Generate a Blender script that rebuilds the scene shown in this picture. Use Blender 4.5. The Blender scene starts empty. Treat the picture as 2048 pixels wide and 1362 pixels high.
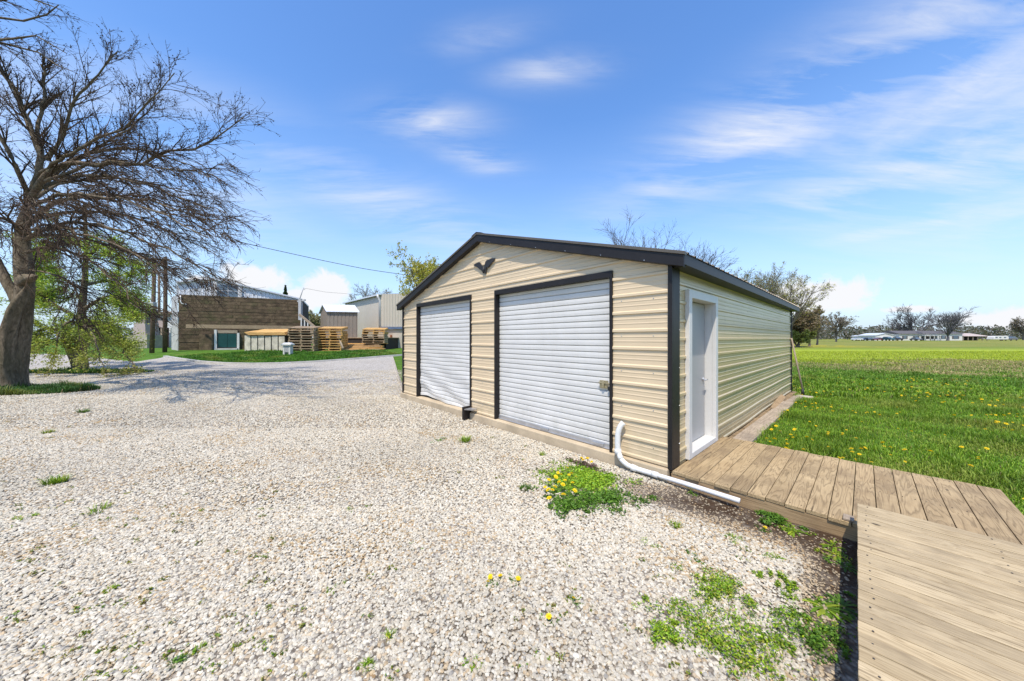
import bpy, bmesh, math, random
import numpy as np
from mathutils import Vector, Matrix
random.seed(7); rng = np.random.default_rng(7)
S = bpy.context.scene; C = S.collection
R = math.radians
FPX, YH, CZ = 647.0, 677.0, 1.67           # focal length in photo pixels, horizon row, camera height (m)
A0 = R(-47.46)                             # garage heading
E1 = np.array([math.cos(A0), math.sin(A0)]); E2 = np.array([-math.sin(A0), math.cos(A0)])
G0 = np.array([1.865, 3.807])              # garage near corner on the ground

def sst(a, b, x):
    t = np.clip((np.asarray(x, float)-a)/(b-a), 0, 1); return t*t*(3-2*t)
def terrain(x, y):
    x = np.asarray(x, float); y = np.asarray(y, float)
    left = 1-sst(-6, 6, x)
    z = 0.60*sst(16, 30, y)*left + 0.70*sst(60, 165, y)*(1-left)
    q = (np.stack([x, y], -1)-G0); lx = q@E1; ly = q@E2
    dip = np.exp(-((lx-1.0)/0.9)**2-((ly+0.35)/0.45)**2)
    return z-0.05*dip
def at(px, py, d): return np.array([(px-1024)/FPX*d, d, CZ+(YH-py)/FPX*d])
def hit(px, py):                            # where a sight line meets the ground
    dx, dz = (px-1024)/FPX, (YH-py)/FPX
    ds = np.geomspace(0.6, 600, 6000)
    zz = CZ+dz*ds-terrain(dx*ds, ds)
    i = int(np.argmax(zz < 0)); d = ds[i] if zz[i] < 0 else 160.0
    return np.array([dx*d, d, float(terrain(dx*d, d))])
def g2w(lx, ly, z=0.0):
    p = G0+lx*E1+ly*E2; return np.array([p[0], p[1], z])
def w2g(x, y):
    q = np.stack([x, y], -1)-G0; return q@E1, q@E2

# ------------------------------------------------------------------ node materials
def rgb(c): return (c[0], c[1], c[2], 1.0)
class NT:
    def __init__(s, name):
        s.m = bpy.data.materials.new(name); s.m.use_nodes = True; s.t = s.m.node_tree
        s.b = s.t.nodes['Principled BSDF']; s.o = s.t.nodes['Material Output']; s._tc = None
    def n(s, ty, **kw):
        nd = s.t.nodes.new(ty)
        for k, v in kw.items(): setattr(nd, k, v)
        return nd
    def l(s, a, b): s.t.links.new(a, b)
    def co(s, which='Object', scale=(1, 1, 1), rot=(0, 0, 0), loc=(0, 0, 0)):
        if which == 'World':
            g = s.n('ShaderNodeNewGeometry'); src = g.outputs['Position']
        else:
            if s._tc is None: s._tc = s.n('ShaderNodeTexCoord')
            src = s._tc.outputs[which]
        mp = s.n('ShaderNodeMapping'); s.l(src, mp.inputs['Vector'])
        mp.inputs['Scale'].default_value = scale; mp.inputs['Rotation'].default_value = rot; mp.inputs['Location'].default_value = loc
        return mp.outputs[0]
    def noise(s, vec, scale, detail=4, rough=.55, dist=0):
        nd = s.n('ShaderNodeTexNoise'); s.l(vec, nd.inputs['Vector'])
        nd.inputs['Scale'].default_value = scale; nd.inputs['Detail'].default_value = detail
        nd.inputs['Roughness'].default_value = rough; nd.inputs['Distortion'].default_value = dist
        return nd.outputs['Fac']
    def voro(s, vec, scale, feature='F1', out='Distance', rnd=1):
        nd = s.n('ShaderNodeTexVoronoi', feature=feature); s.l(vec, nd.inputs['Vector'])
        nd.inputs['Scale'].default_value = scale; nd.inputs['Randomness'].default_value = rnd
        return nd.outputs[out]
    def ramp(s, fac, stops, interp='LINEAR'):
        nd = s.n('ShaderNodeValToRGB'); s.l(fac, nd.inputs[0]); cr = nd.color_ramp; cr.interpolation = interp
        while len(cr.elements) < len(stops): cr.elements.new(.5)
        for e, (p, c) in zip(cr.elements, stops):
            e.position = p; e.color = rgb(c) if not np.isscalar(c) else (c, c, c, 1)
        return nd.outputs[0]
    def mix(s, fac, a, b, mode='MIX'):
        nd = s.n('ShaderNodeMix', data_type='RGBA', blend_type=mode)
        for v, i in ((fac, 0), (a, 6), (b, 7)):
            if hasattr(v, 'links'): s.l(v, nd.inputs[i])
            elif i == 0: nd.inputs[0].default_value = v
            else: nd.inputs[i].default_value = rgb(v) if not np.isscalar(v) else (v, v, v, 1)
        return nd.outputs[2]
    def math(s, op, a, b=0.0, clamp=False):
        nd = s.n('ShaderNodeMath', operation=op, use_clamp=clamp)
        for v, i in ((a, 0), (b, 1)):
            if hasattr(v, 'links'): s.l(v, nd.inputs[i])
            else: nd.inputs[i].default_value = v
        return nd.outputs[0]
    def attr(s, name, out='Color'):
        nd = s.n('ShaderNodeAttribute', attribute_name=name); return nd.outputs[out]
    def sep(s, vec):
        nd = s.n('ShaderNodeSeparateXYZ'); s.l(vec, nd.inputs[0]); return nd.outputs
    def bump(s, h, strength=.3, dist=.01):
        nd = s.n('ShaderNodeBump'); s.l(h, nd.inputs['Height']); nd.inputs['Strength'].default_value = strength
        nd.inputs['Distance'].default_value = dist; s.l(nd.outputs[0], s.b.inputs['Normal'])
    def done(s, col, rough=.6, metal=0, spec=.5):
        if hasattr(col, 'links'): s.l(col, s.b.inputs['Base Color'])
        else: s.b.inputs['Base Color'].default_value = rgb(col)
        if hasattr(rough, 'links'): s.l(rough, s.b.inputs['Roughness'])
        else: s.b.inputs['Roughness'].default_value = rough
        s.b.inputs['Metallic'].default_value = metal; s.b.inputs['Specular IOR Level'].default_value = spec
        return s.m
def plain(name, c, rough=.6, metal=0, var=.25, scale=3, which='Object', spec=.5, bump=0, bscale=60):
    t = NT(name); v = t.co(which)
    f = t.noise(v, scale, 5); g = t.noise(v, scale*9, 3)
    f = t.math('ADD', t.math('MULTIPLY', f, .7), t.math('MULTIPLY', g, .3))
    c = np.array(c)
    col = t.ramp(f, [(.3, c*(1-var)), (.7, np.minimum(c*(1+var), .92))])
    if bump: t.bump(t.noise(v, bscale, 3), bump, .004)
    return t.done(col, rough, metal, spec)
M = {}
M['black'] = plain('black_trim_metal', (.017, .0145, .0145), .45, var=.3, spec=.3)
M['black_matt'] = plain('black_iron', (.02, .02, .022), .6)
M['white'] = plain('white_paint', (.62, .605, .57), .45, var=.06)
M['doorgrey'] = plain('pale_grey_steel_door', (.35, .345, .335), .4, var=.05)
M['steel'] = plain('galvanised_steel', (.45, .46, .48), .35, .6, var=.2, scale=10)
M['brass'] = plain('tarnished_brass', (.42, .36, .22), .4, .6, var=.4, scale=30)
M['pvc'] = plain('white_plastic_pipe', (.68, .675, .65), .4, var=.12, scale=5)
M['roof'] = plain('brown_metal_roof', (.115, .095, .07), .35, .2, var=.2)
def siding(name, axis, c0, metal=0.0, rough=.32):
    t = NT(name); v = t.co('Object')
    f = t.noise(v, .9, 4); st = t.noise(t.co('Object', (1.2, 1.2, 30)), 2, 3)
    c = np.array(c0)
    col = t.ramp(f, [(.3, c*.93), (.7, c*1.05)])
    col = t.mix(t.ramp(st, [(.45, 0.0), (.75, .22)]), col, c*np.array([.78, .76, .7]))
    z = t.sep(t.co('Object'))[2]
    low = t.math('SUBTRACT', 1.0, t.math('DIVIDE', z, .55), True)       # splash dirt near the ground
    dn = t.math('MULTIPLY', low, t.ramp(t.noise(v, 5, 5), [(.4, 0.0), (.7, .8)]))
    col = t.mix(dn, col, (.36, .31, .18))
    sm = t.noise(t.co('Object', (1, 1, 1)), 3.0, 2)
    t.bump(sm, .25, .02)
    return t.done(col, rough, metal, .5)
M['siding'] = siding('beige_ribbed_metal', 0, (.665, .525, .345)); M['sideskin'] = siding('beige_ribbed_metal_glossy_shaded', 0, (.56, .445, .255), .22, .28)  # side wall: same paint, darkened so its dimmer light sits in the colour
def curtain(name):
    t = NT(name); v = t.co('Object')
    f = t.noise(v, 1.3, 5); st = t.noise(t.co('Object', (9, 9, .7)), 2, 4)
    col = t.ramp(f, [(.3, (.60, .585, .55)), (.7, (.69, .675, .64))])
    col = t.mix(t.ramp(st, [(.5, 0.0), (.8, .3)]), col, (.55, .54, .50))
    z = t.sep(v)[2]
    low = t.math('SUBTRACT', 1.0, t.math('DIVIDE', z, .8), True)
    col = t.mix(t.math('MULTIPLY', low, t.ramp(t.noise(v, 6, 5), [(.45, 0.0), (.7, .55)])), col, (.42, .42, .36))
    return t.done(col, .4)
M['curtain'] = curtain('white_rolling_steel')
def wood(name, dark, mid, light, gscale=1.0, along=1, knots=True, holes=0.0, green=0.0):
    """grain runs along object axis `along`; 'bid' (per board colour attribute) shifts it board by board"""
    t = NT(name)
    a = t.attr('bid'); tc = t.co('Object')
    add = t.n('ShaderNodeVectorMath', operation='MULTIPLY_ADD'); t.l(a, add.inputs[0]); add.inputs[1].default_value = (37, 23, 19); t.l(tc, add.inputs[2])
    v0 = add.outputs[0]
    mp = t.n('ShaderNodeMapping'); t.l(v0, mp.inputs[0]); sc = [7, 7, 7]; sc[along] = .55; mp.inputs['Scale'].default_value = sc
    w = t.noise(mp.outputs[0], 1.0*gscale, 3, .5, .35)
    rings = t.math('FRACT', t.math('MULTIPLY', w, 15.0))
    ring = t.ramp(rings, [(.0, 1.0), (.25, .25), (.8, .0), (1, 1.0)])
    mp2 = t.n('ShaderNodeMapping'); t.l(v0, mp2.inputs[0]); sc = [90, 90, 90]; sc[along] = 2.0; mp2.inputs['Scale'].default_value = sc
    fib = t.noise(mp2.outputs[0], 1.0, 3)
    big = t.noise(v0, 2.2, 4)
    col = t.ramp(t.math('ADD', t.math('MULTIPLY', big, .6), t.math('MULTIPLY', fib, .4)), [(.3, mid), (.65, light)])
    col = t.mix(t.math('MULTIPLY', ring, .55), col, dark)
    sp = t.sep(a)
    col = t.mix(.45, col, t.mix(sp[0], (.55, .52, .48), (1.0, .98, .95)), 'MULTIPLY')
    blot = t.ramp(t.noise(v0, 1.6, 6, .65), [(.47, 0.0), (.68, .75)])
    col = t.mix(blot, col, np.array(mid)*np.array([.55, .55, .58]))
    mp4 = t.n('ShaderNodeMapping'); t.l(v0, mp4.inputs[0]); sc = [26, 26, 26]; sc[along] = .9; mp4.inputs['Scale'].default_value = sc
    crack = t.ramp(t.noise(mp4.outputs[0], 1.0, 5, .7), [(.60, 0.0), (.68, .75)])
    col = t.mix(crack, col, np.array(dark)*.6)
    if holes:
        mp3 = t.n('ShaderNodeMapping'); t.l(v0, mp3.inputs[0]); sc = [1, 1, 1]; sc[along] = .5; mp3.inputs['Scale'].default_value = sc
        d = t.voro(mp3.outputs[0], holes)
        col = t.mix(t.ramp(d, [(.025, .9), (.05, .0)]), col, (.03, .022, .015))
    if green:
        col = t.mix(t.ramp(t.noise(v0, .8, 4), [(.5, 0.0), (.7, green)]), col, (.10, .12, .035))
    t.bump(t.math('ADD', t.math('MULTIPLY', ring, -.5), fib), .35, .003)
    return t.done(col, .75, 0, .25)
M['nail'] = plain('dull_nail_head', (.10, .085, .07), .5, .5); M['deck'] = wood('weathered_walkway_boards', (.12, .078, .038), (.375, .265, .14), (.53, .40, .225), 1.0, 1, holes=4.0)
M['plat'] = wood('pale_platform_boards', (.22, .15, .075), (.47, .36, .205), (.61, .49, .305), 1.6, 0, holes=3.2)
M['fascia'] = wood('brown_timber_edge', (.18, .11, .055), (.40, .27, .14), (.52, .37, .21), 1.0, 0)
M['timber'] = wood('grey_timber', (.16, .12, .085), (.36, .285, .205), (.49, .405, .305), 1.0, 1)
M['darkwall'] = wood('dark_weathered_planks', (.012, .008, .005), (.066, .044, .025), (.24, .17, .10), .5, 0, green=.3)
M['palletnew'] = wood('fresh_pine', (.34, .17, .05), (.64, .37, .12), (.78, .50, .20), 1.0, 0)
M['palletold'] = wood('grey_pallet_wood', (.16, .11, .07), (.36, .26, .16), (.48, .37, .24), 1.0, 0)
M['pole'] = wood('brown_pole_wood', (.05, .035, .022), (.13, .088, .055), (.20, .145, .095), 1.0, 2)
def concrete(name, c):
    t = NT(name); v = t.co('Object'); c = np.array(c)
    col = t.ramp(t.noise(v, 3, 6), [(.3, c*.75), (.7, c*1.1)])
    col = t.mix(t.ramp(t.noise(v, 60, 3), [(.5, 0.0), (.8, .35)]), col, c*.5)
    t.bump(t.noise(v, 120, 3), .4, .003)
    return t.done(col, .85, 0, .2)
M['slab'] = concrete('tan_concrete', (.52, .42, .285)); M['kerb'] = concrete('grey_concrete', (.5, .48, .44)); M['stone'] = concrete('pale_stone', (.45, .40, .32))
def attrmat(name, rough=.7, spec=.3, trans=0.0, bump=0):
    t = NT(name); col = t.attr('Col')
    if bump:
        v = t.co('World'); t.bump(t.noise(v, bump, 3), .5, .004)
        col = t.mix(t.ramp(t.noise(v, bump*.7, 3), [(.35, .45), (.65, 0.0)]), col, t.mix(1.0, col, .6, 'MULTIPLY'))
    t.done(col, rough, 0, spec)
    if trans:
        tr = t.n('ShaderNodeBsdfTranslucent'); t.l(t.mix(1.0, t.attr('Col'), (1.3, 1.25, .6), 'MULTIPLY'), tr.inputs[0])
        mx = t.n('ShaderNodeMixShader'); mx.inputs[0].default_value = trans
        t.l(t.b.outputs[0], mx.inputs[1]); t.l(tr.outputs[0], mx.inputs[2]); t.l(mx.outputs[0], t.o.inputs[0])
    return t.m
M['leaf'] = attrmat('leaf_blades', .55, .35, .3)
M['pebble'] = attrmat('limestone_pebbles', .85, .2, 0, 70)
def bark(name, c, sc=14):
    t = NT(name); v = t.co('World', (1, 1, .3)); c = np.array(c)
    f = t.noise(v, sc, 6, .65, .6); big = t.noise(v, 2.5, 3)
    col = t.ramp(f, [(.32, c*.4), (.55, c), (.75, c*1.7)])
    col = t.mix(t.ramp(big, [(.45, 0.0), (.7, .45)]), col, (.085, .082, .04))
    t.bump(f, .9, .05)
    return t.done(col, .9, 0, .15)
M['bark'] = bark('furrowed_bark', (.20, .155, .105)); M['twig'] = plain('dark_twigs', (.075, .05, .031), .8, var=.45, scale=1.3, which='Object', spec=.2)
M['hazetwig'] = plain('haze_blue_grey_branches', (.13, .125, .13), .9, var=.3, scale=.4, spec=.1); M['fartwig'] = plain('grey_brown_branches', (.15, .125, .105), .9, var=.3, scale=.4, spec=.1)  # far field trees: cool tint puts distance haze into the branch colour
# ground: lawn, meadow and field in one sheet
def ground_mat():
    t = NT('grass_ground'); p = t.co('World')
    xyz = t.sep(p)
    a = t.noise(p, .22, 5); b = t.noise(p, 1.7, 5); c = t.noise(p, 14, 4); wv = t.ramp(t.noise(t.co('World', (.06, .28, 1)), 1.0, 6, .65), [(.38, 0.0), (.62, 1.0)])
    col = t.ramp(b, [(.3, (.055, .125, .014)), (.55, (.10, .20, .022)), (.75, (.16, .27, .034))])
    col = t.mix(t.ramp(c, [(.35, .55), (.6, .0)]), col, (.022, .055, .008))
    # meadow beyond about 16 m: rough straw strip, then a lime green crop, then duller grass
    y = t.math('ADD', xyz[1], t.math('MULTIPLY', t.math('SUBTRACT', a, .5), 14.0))
    y2 = t.math('ADD', y, t.math('MULTIPLY', t.math('SUBTRACT', b, .5), 7.0))
    straw = t.ramp(t.math('DIVIDE', y2, 100.0), [(.155, 0.0), (.175, .85), (.22, .85), (.26, 0.0)])
    lime = t.ramp(t.math('DIVIDE', y2, 100.0), [(.225, 0.0), (.26, .95), (.46, .9), (.60, .15)])
    xr = t.ramp(t.math('DIVIDE', xyz[0], 100.0), [(.16, 0.0), (.26, 1.0)])
    streak = t.ramp(t.noise(t.co('World', (.35, 1.6, 1)), 1.2, 5), [(.42, 0.0), (.6, 1.0)])
    col = t.mix(t.math('MULTIPLY', t.math('MULTIPLY', lime, xr), .9), col, t.mix(c, (.25, .34, .022), (.44, .48, .05)))
    far = t.ramp(t.math('DIVIDE', y2, 200.0), [(.22, 0.0), (.35, .8)])
    col = t.mix(t.math('MULTIPLY', far, xr), col, t.mix(wv, (.13, .18, .03), (.31, .25, .075)))
    col = t.mix(t.math('MULTIPLY', t.math('MULTIPLY', straw, streak), xr), col, (.30, .235, .10))
    patch = t.ramp(t.noise(t.co('World', (1, 1, 1), loc=(3, 9, 0)), 1.1, 4), [(.62, 0.0), (.72, .6)])
    col = t.mix(patch, col, (.20, .17, .06))
    yd = t.ramp(t.math('DIVIDE', y2, 200.0), [(.28, 0.0), (.33, .6), (.45, .6), (.5, 0.0)])
    yx = t.ramp(t.math('DIVIDE', xyz[0], 100.0), [(.35, 0.0), (.45, 1.0), (.75, 1.0), (.8, 0.0)])
    yn = t.ramp(t.noise(p, .5, 4), [(.45, 0.0), (.55, 1.0)])
    col = t.mix(t.math('MULTIPLY', t.math('MULTIPLY', yd, yx), yn), col, (.45, .36, .02))
    t.bump(t.math('ADD', t.math('MULTIPLY', b, .6), t.math('MULTIPLY', c, .5)), .8, .12)
    return t.done(col, .9, 0, .1)
M['ground'] = ground_mat()
def gravel_mat():
    t = NT('limestone_gravel'); p = t.co('World', (1, 1, 0))
    wp = t.n('ShaderNodeVectorMath', operation='ADD'); t.l(p, wp.inputs[0])
    nz = t.n('ShaderNodeTexNoise'); t.l(p, nz.inputs[0]); nz.inputs['Scale'].default_value = 30
    ml = t.n('ShaderNodeVectorMath', operation='SCALE'); t.l(nz.outputs['Color'], ml.inputs[0]); ml.inputs['Scale'].default_value = .02; t.l(ml.outputs[0], wp.inputs[1])
    vor = t.n('ShaderNodeTexVoronoi'); t.l(wp.outputs[0], vor.inputs['Vector']); vor.inputs['Scale'].default_value = 34
    cell = t.sep(vor.outputs['Color'])[0]; d = vor.outputs['Distance']
    col = t.ramp(cell, [(.0, (.30, .275, .24)), (.25, (.47, .44, .39)), (.6, (.60, .57, .52)), (.85, (.66, .635, .59)), (1, (.50, .40, .28))])
    col = t.mix(t.ramp(d, [(.35, 0.0), (.75, .75)]), col, (.15, .125, .10))
    big = t.noise(p, .35, 5); mid = t.noise(p, 2.2, 5)
    col = t.mix(t.ramp(big, [(.45, 0.0), (.7, .30)]), col, (.30, .265, .215))
    col = t.mix(t.ramp(mid, [(.55, 0.0), (.75, .35)]), col, (.28, .235, .17))
    dirt = t.attr('Col'); ds = t.sep(dirt)
    dm = t.math('MULTIPLY', ds[0], t.ramp(t.noise(p, 6, 5), [(.3, .55), (.5, 1.0)]))
    col = t.mix(dm, col, t.mix(t.noise(p, 40, 4), (.05, .032, .02), (.15, .10, .065)))
    col = t.mix(t.math('MULTIPLY', ds[2], .8), col, t.mix(1.0, col, (.50, .45, .38), 'MULTIPLY'))  # near sheet darkened: fines, plus gap shade between the stones painted in
    gm = t.math('MULTIPLY', ds[1], t.ramp(t.noise(p, 1.8, 6), [(.42, 0.0), (.6, .8)]))
    col = t.mix(gm, col, (.09, .12, .035))
    h = t.math('SUBTRACT', 1.0, d)
    t.bump(t.math('ADD', h, t.math('MULTIPLY', t.noise(p, 9, 4), .8)), .7, .025)
    return t.done(col, .9, 0, .15)
M['gravel'] = gravel_mat()

# ------------------------------------------------------------------ mesh helpers
def tag(o, label=None, cat=None, group=None, kind=None):
    if label: o['label'] = label
    if cat: o['category'] = cat
    if group: o['group'] = group
    if kind: o['kind'] = kind
    return o
def empty(name, loc=(0, 0, 0), rz=0.0, label=None, cat=None, group=None):
    o = bpy.data.objects.new(name, None); C.objects.link(o); o.location = tuple(float(v) for v in loc); o.rotation_euler = (0, 0, rz)
    o.empty_display_size = .1
    return tag(o, label, cat, group)
def link(name, me, mat, parent=None):
    o = bpy.data.objects.new(name, me); C.objects.link(o)
    if mat is not None and not me.materials: me.materials.append(mat)
    if parent is not None: o.parent = parent
    return o
def mesh_np(name, V, Fs, mat, parent=None, col=None, smooth=False, attr='Col'):
    """V (n,3); Fs list of (m,k) index arrays"""
    me = bpy.data.meshes.new(name); V = np.asarray(V, np.float32)
    Fs = [np.asarray(f, np.int32) for f in Fs if len(f)]
    loops = np.concatenate([f.ravel() for f in Fs]); tot = np.concatenate([np.full(len(f), f.shape[1], np.int32) for f in Fs])
    start = np.concatenate([[0], np.cumsum(tot)[:-1]]).astype(np.int32)
    me.vertices.add(len(V)); me.vertices.foreach_set('co', V.ravel())
    me.loops.add(len(loops)); me.loops.foreach_set('vertex_index', loops)
    me.polygons.add(len(tot)); me.polygons.foreach_set('loop_start', start); me.polygons.foreach_set('loop_total', tot)
    me.polygons.foreach_set('use_smooth', np.full(len(tot), smooth))
    me.update(calc_edges=True); me.validate()
    if col is not None:
        ca = me.color_attributes.new(attr, 'FLOAT_COLOR', 'POINT')
        c4 = np.ones((len(V), 4), np.float32); c4[:, :3] = col; ca.data.foreach_set('color', c4.ravel())
    return link(name, me, mat, parent)
class MB:
    """collects boxes, bars, tubes and polygons; build() links them as ONE mesh object"""
    def __init__(s): s.v = []; s.f = []; s.c = []; s.sm = []
    def add(s, vs, fs, bid=None, smooth=False):
        k = len(s.v); s.v += [tuple(map(float, v)) for v in vs]; s.f += [tuple(i+k for i in f) for f in fs]
        b = bid if bid is not None else (random.random(), random.random(), random.random())
        s.c += [b]*len(vs); s.sm += [smooth]*len(fs); return s
    def box(s, x0, x1, y0, y1, z0, z1, bid=None, bev=0.0):
        vs = [(x, y, z) for z in (z0, z1) for y in (y0, y1) for x in (x0, x1)]
        return s.add(vs, [(0, 2, 3, 1), (4, 5, 7, 6), (0, 1, 5, 4), (1, 3, 7, 5), (3, 2, 6, 7), (2, 0, 4, 6)], bid)
    def hexa(s, vs, bid=None):             # 4 bottom (ccw), 4 top
        return s.add(vs, [(3, 2, 1, 0), (4, 5, 6, 7), (0, 1, 5, 4), (1, 2, 6, 5), (2, 3, 7, 6), (3, 0, 4, 7)], bid)
    def bar(s, a, b, w, h, up=(0, 0, 1), bid=None):
        a = Vector(a); b = Vector(b); d = (b-a).normalized(); u = Vector(up)
        if abs(d.dot(u)) > .98: u = Vector((1, 0, 0))
        r = d.cross(u).normalized()*w/2; u = r.cross(d).normalized()*h/2
        vs = [a-r-u, a+r-u, b+r-u, b-r-u, a-r+u, a+r+u, b+r+u, b-r+u]
        return s.hexa(vs, bid)
    def tube(s, pts, rad, k=10, cap=True, smooth=True):
        pts = [Vector(p) for p in pts]; n = len(pts)
        rad = [rad]*n if np.isscalar(rad) else rad
        vs = []; prev = None
        for i, p in enumerate(pts):
            d = (pts[min(i+1, n-1)]-pts[max(i-1, 0)]).normalized()
            if prev is None:
                u = d.orthogonal().normalized()
            else:
                u = (prev-d*prev.dot(d)).normalized()
            prev = u; w = d.cross(u)
            for j in range(k):
                a = 2*math.pi*j/k; vs.append(p+(u*math.cos(a)+w*math.sin(a))*rad[i])
        fs = [(i*k+j, i*k+(j+1) % k, (i+1)*k+(j+1) % k, (i+1)*k+j) for i in range(n-1) for j in range(k)]
        if cap: fs += [tuple(range(k))[::-1], tuple(range((n-1)*k, n*k))]
        return s.add(vs, fs, None, smooth)
    def poly(s, pts, off):                 # flat outline extruded by vector off
        n = len(pts); o = np.array(off)
        vs = [tuple(p) for p in pts]+[tuple(np.array(p)+o) for p in pts]
        fs = [tuple(range(n))[::-1], tuple(range(n, 2*n))]+[(i, (i+1) % n, n+(i+1) % n, n+i) for i in range(n)]
        return s.add(vs, fs)
    def build(s, name, mat, parent=None, bevel=0.0, jitter=0.0):
        me = bpy.data.meshes.new(name); me.from_pydata(s.v, [], s.f); me.update()
        me.polygons.foreach_set('use_smooth', s.sm)
        ca = me.color_attributes.new('bid', 'FLOAT_COLOR', 'POINT')
        ca.data.foreach_set('color', np.array([(a, b, c, 1) for a, b, c in s.c], np.float32).ravel())
        o = link(name, me, mat, parent)
        if bevel:
            m = o.modifiers.new('bevel', 'BEVEL'); m.width = bevel; m.segments = 2; m.limit_method = 'ANGLE'; m.angle_limit = R(50)
        return o
def tubes(P, Rr, k=4):
    """batch of tubes: P (N,K,3), Rr (N,K)"""
    N, K, _ = P.shape
    T = np.gradient(P, axis=1); T /= np.linalg.norm(T, axis=2, keepdims=True)+1e-9
    ref = np.where(np.abs(T[..., 2:3]) < .9, np.array([0, 0, 1.]), np.array([1., 0, 0]))
    n1 = np.cross(T, ref); n1 /= np.linalg.norm(n1, axis=2, keepdims=True)+1e-9; n2 = np.cross(T, n1)
    a = np.arange(k)*2*math.pi/k
    V = P[:, :, None, :]+Rr[:, :, None, None]*(np.cos(a)[None, None, :, None]*n1[:, :, None, :]+np.sin(a)[None, None, :, None]*n2[:, :, None, :])
    idx = np.arange(N*K*k).reshape(N, K, k); nx = np.roll(idx, -1, 2)
    F = np.stack([idx[:, :-1], nx[:, :-1], nx[:, 1:], idx[:, 1:]], -1).reshape(-1, 4)
    return V.reshape(-1, 3), F
def merge(parts):
    Vs = []; Fs = []; k = 0
    for V, F in parts:
        Vs.append(V); Fs.append(F+k); k += len(V)
    return np.concatenate(Vs), Fs
def norm(v): return v/(np.linalg.norm(v, axis=-1, keepdims=True)+1e-9)
def resample(pts, K):
    pts = np.asarray(pts, float); s = np.concatenate([[0], np.cumsum(np.linalg.norm(np.diff(pts, axis=0), axis=1))])
    u = np.linspace(0, s[-1], K)
    # smooth by Catmull-like averaging of a linear resample
    q = np.stack([np.interp(u, s, pts[:, i]) for i in range(3)], 1)
    for _ in range(2): q[1:-1] = .25*q[:-2]+.5*q[1:-1]+.25*q[2:]
    return q
def sprout(P, Rr, n, t0, t1, ang, L, K=6, wig=.12, trop=(0, 0, 0), ratio=.6, rmax=9, rmin=.003, bias=(0, 0, 0), tippow=1.0):
    """children of the polylines P; n per parent; returns (P2,R2)"""
    N, Kp, _ = P.shape
    t = rng.uniform(t0, t1, (N, n)).ravel()*(Kp-1); pi = np.repeat(np.arange(N), n)
    i = np.clip(t.astype(int), 0, Kp-2); f = (t-i)[:, None]
    pos = P[pi, i]*(1-f)+P[pi, i+1]*f; tan = norm(P[pi, i+1]-P[pi, i]); rad = Rr[pi, i]*(1-f[:, 0])+Rr[pi, i+1]*f[:, 0]
    rnd = rng.normal(size=pos.shape); perp = norm(rnd-tan*(rnd*tan).sum(1, keepdims=True))
    a = rng.uniform(ang[0], ang[1], len(pos))[:, None]
    d = norm(tan*np.cos(a)+perp*np.sin(a)+np.array(bias)); frac = 1-.45*(t/(Kp-1))
    ln = rng.uniform(L[0], L[1], len(pos))*frac; step = (ln/(K-1))[:, None]
    out = np.empty((len(pos), K, 3)); out[:, 0] = pos
    for j in range(1, K):
        d = norm(d+rng.normal(size=d.shape)*wig+np.array(trop)); out[:, j] = out[:, j-1]+d*step
    r0 = np.clip(rad*ratio, rmin, rmax)
    R2 = r0[:, None]*np.linspace(1, .25, K)[None]**tippow
    return out, np.maximum(R2, rmin*.5)
def leaves(pos, size, cols, flat=.0, updir=None):
    """batch of small diamond leaves at pos; cols (n,3)"""
    n = len(pos); a = norm(rng.normal(size=(n, 3))); b = norm(np.cross(a, rng.normal(size=(n, 3))))
    if flat: a[:, 2] *= (1-flat); b[:, 2] *= (1-flat); a = norm(a); b = norm(b)
    s = (size*rng.uniform(.6, 1.3, n))[:, None]
    V = np.stack([pos-a*s*.5, pos+b*s*.28, pos+a*s*.5, pos-b*s*.28], 1).reshape(-1, 3)
    F = np.arange(n*4).reshape(n, 4); return V, F, np.repeat(cols, 4, 0)
def pick(P, n, t0=.2, t1=1.0):
    N, K, _ = P.shape; pi = rng.integers(0, N, n); t = rng.uniform(t0, t1, n)*(K-1); i = np.clip(t.astype(int), 0, K-2); f = (t-i)[:, None]
    return P[pi, i]*(1-f)+P[pi, i+1]*f
def pal(n, cols, var=.25):
    cols = np.array(cols); c = cols[rng.integers(0, len(cols), n)]*rng.uniform(1-var, 1+var, (n, 1)); return c

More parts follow.
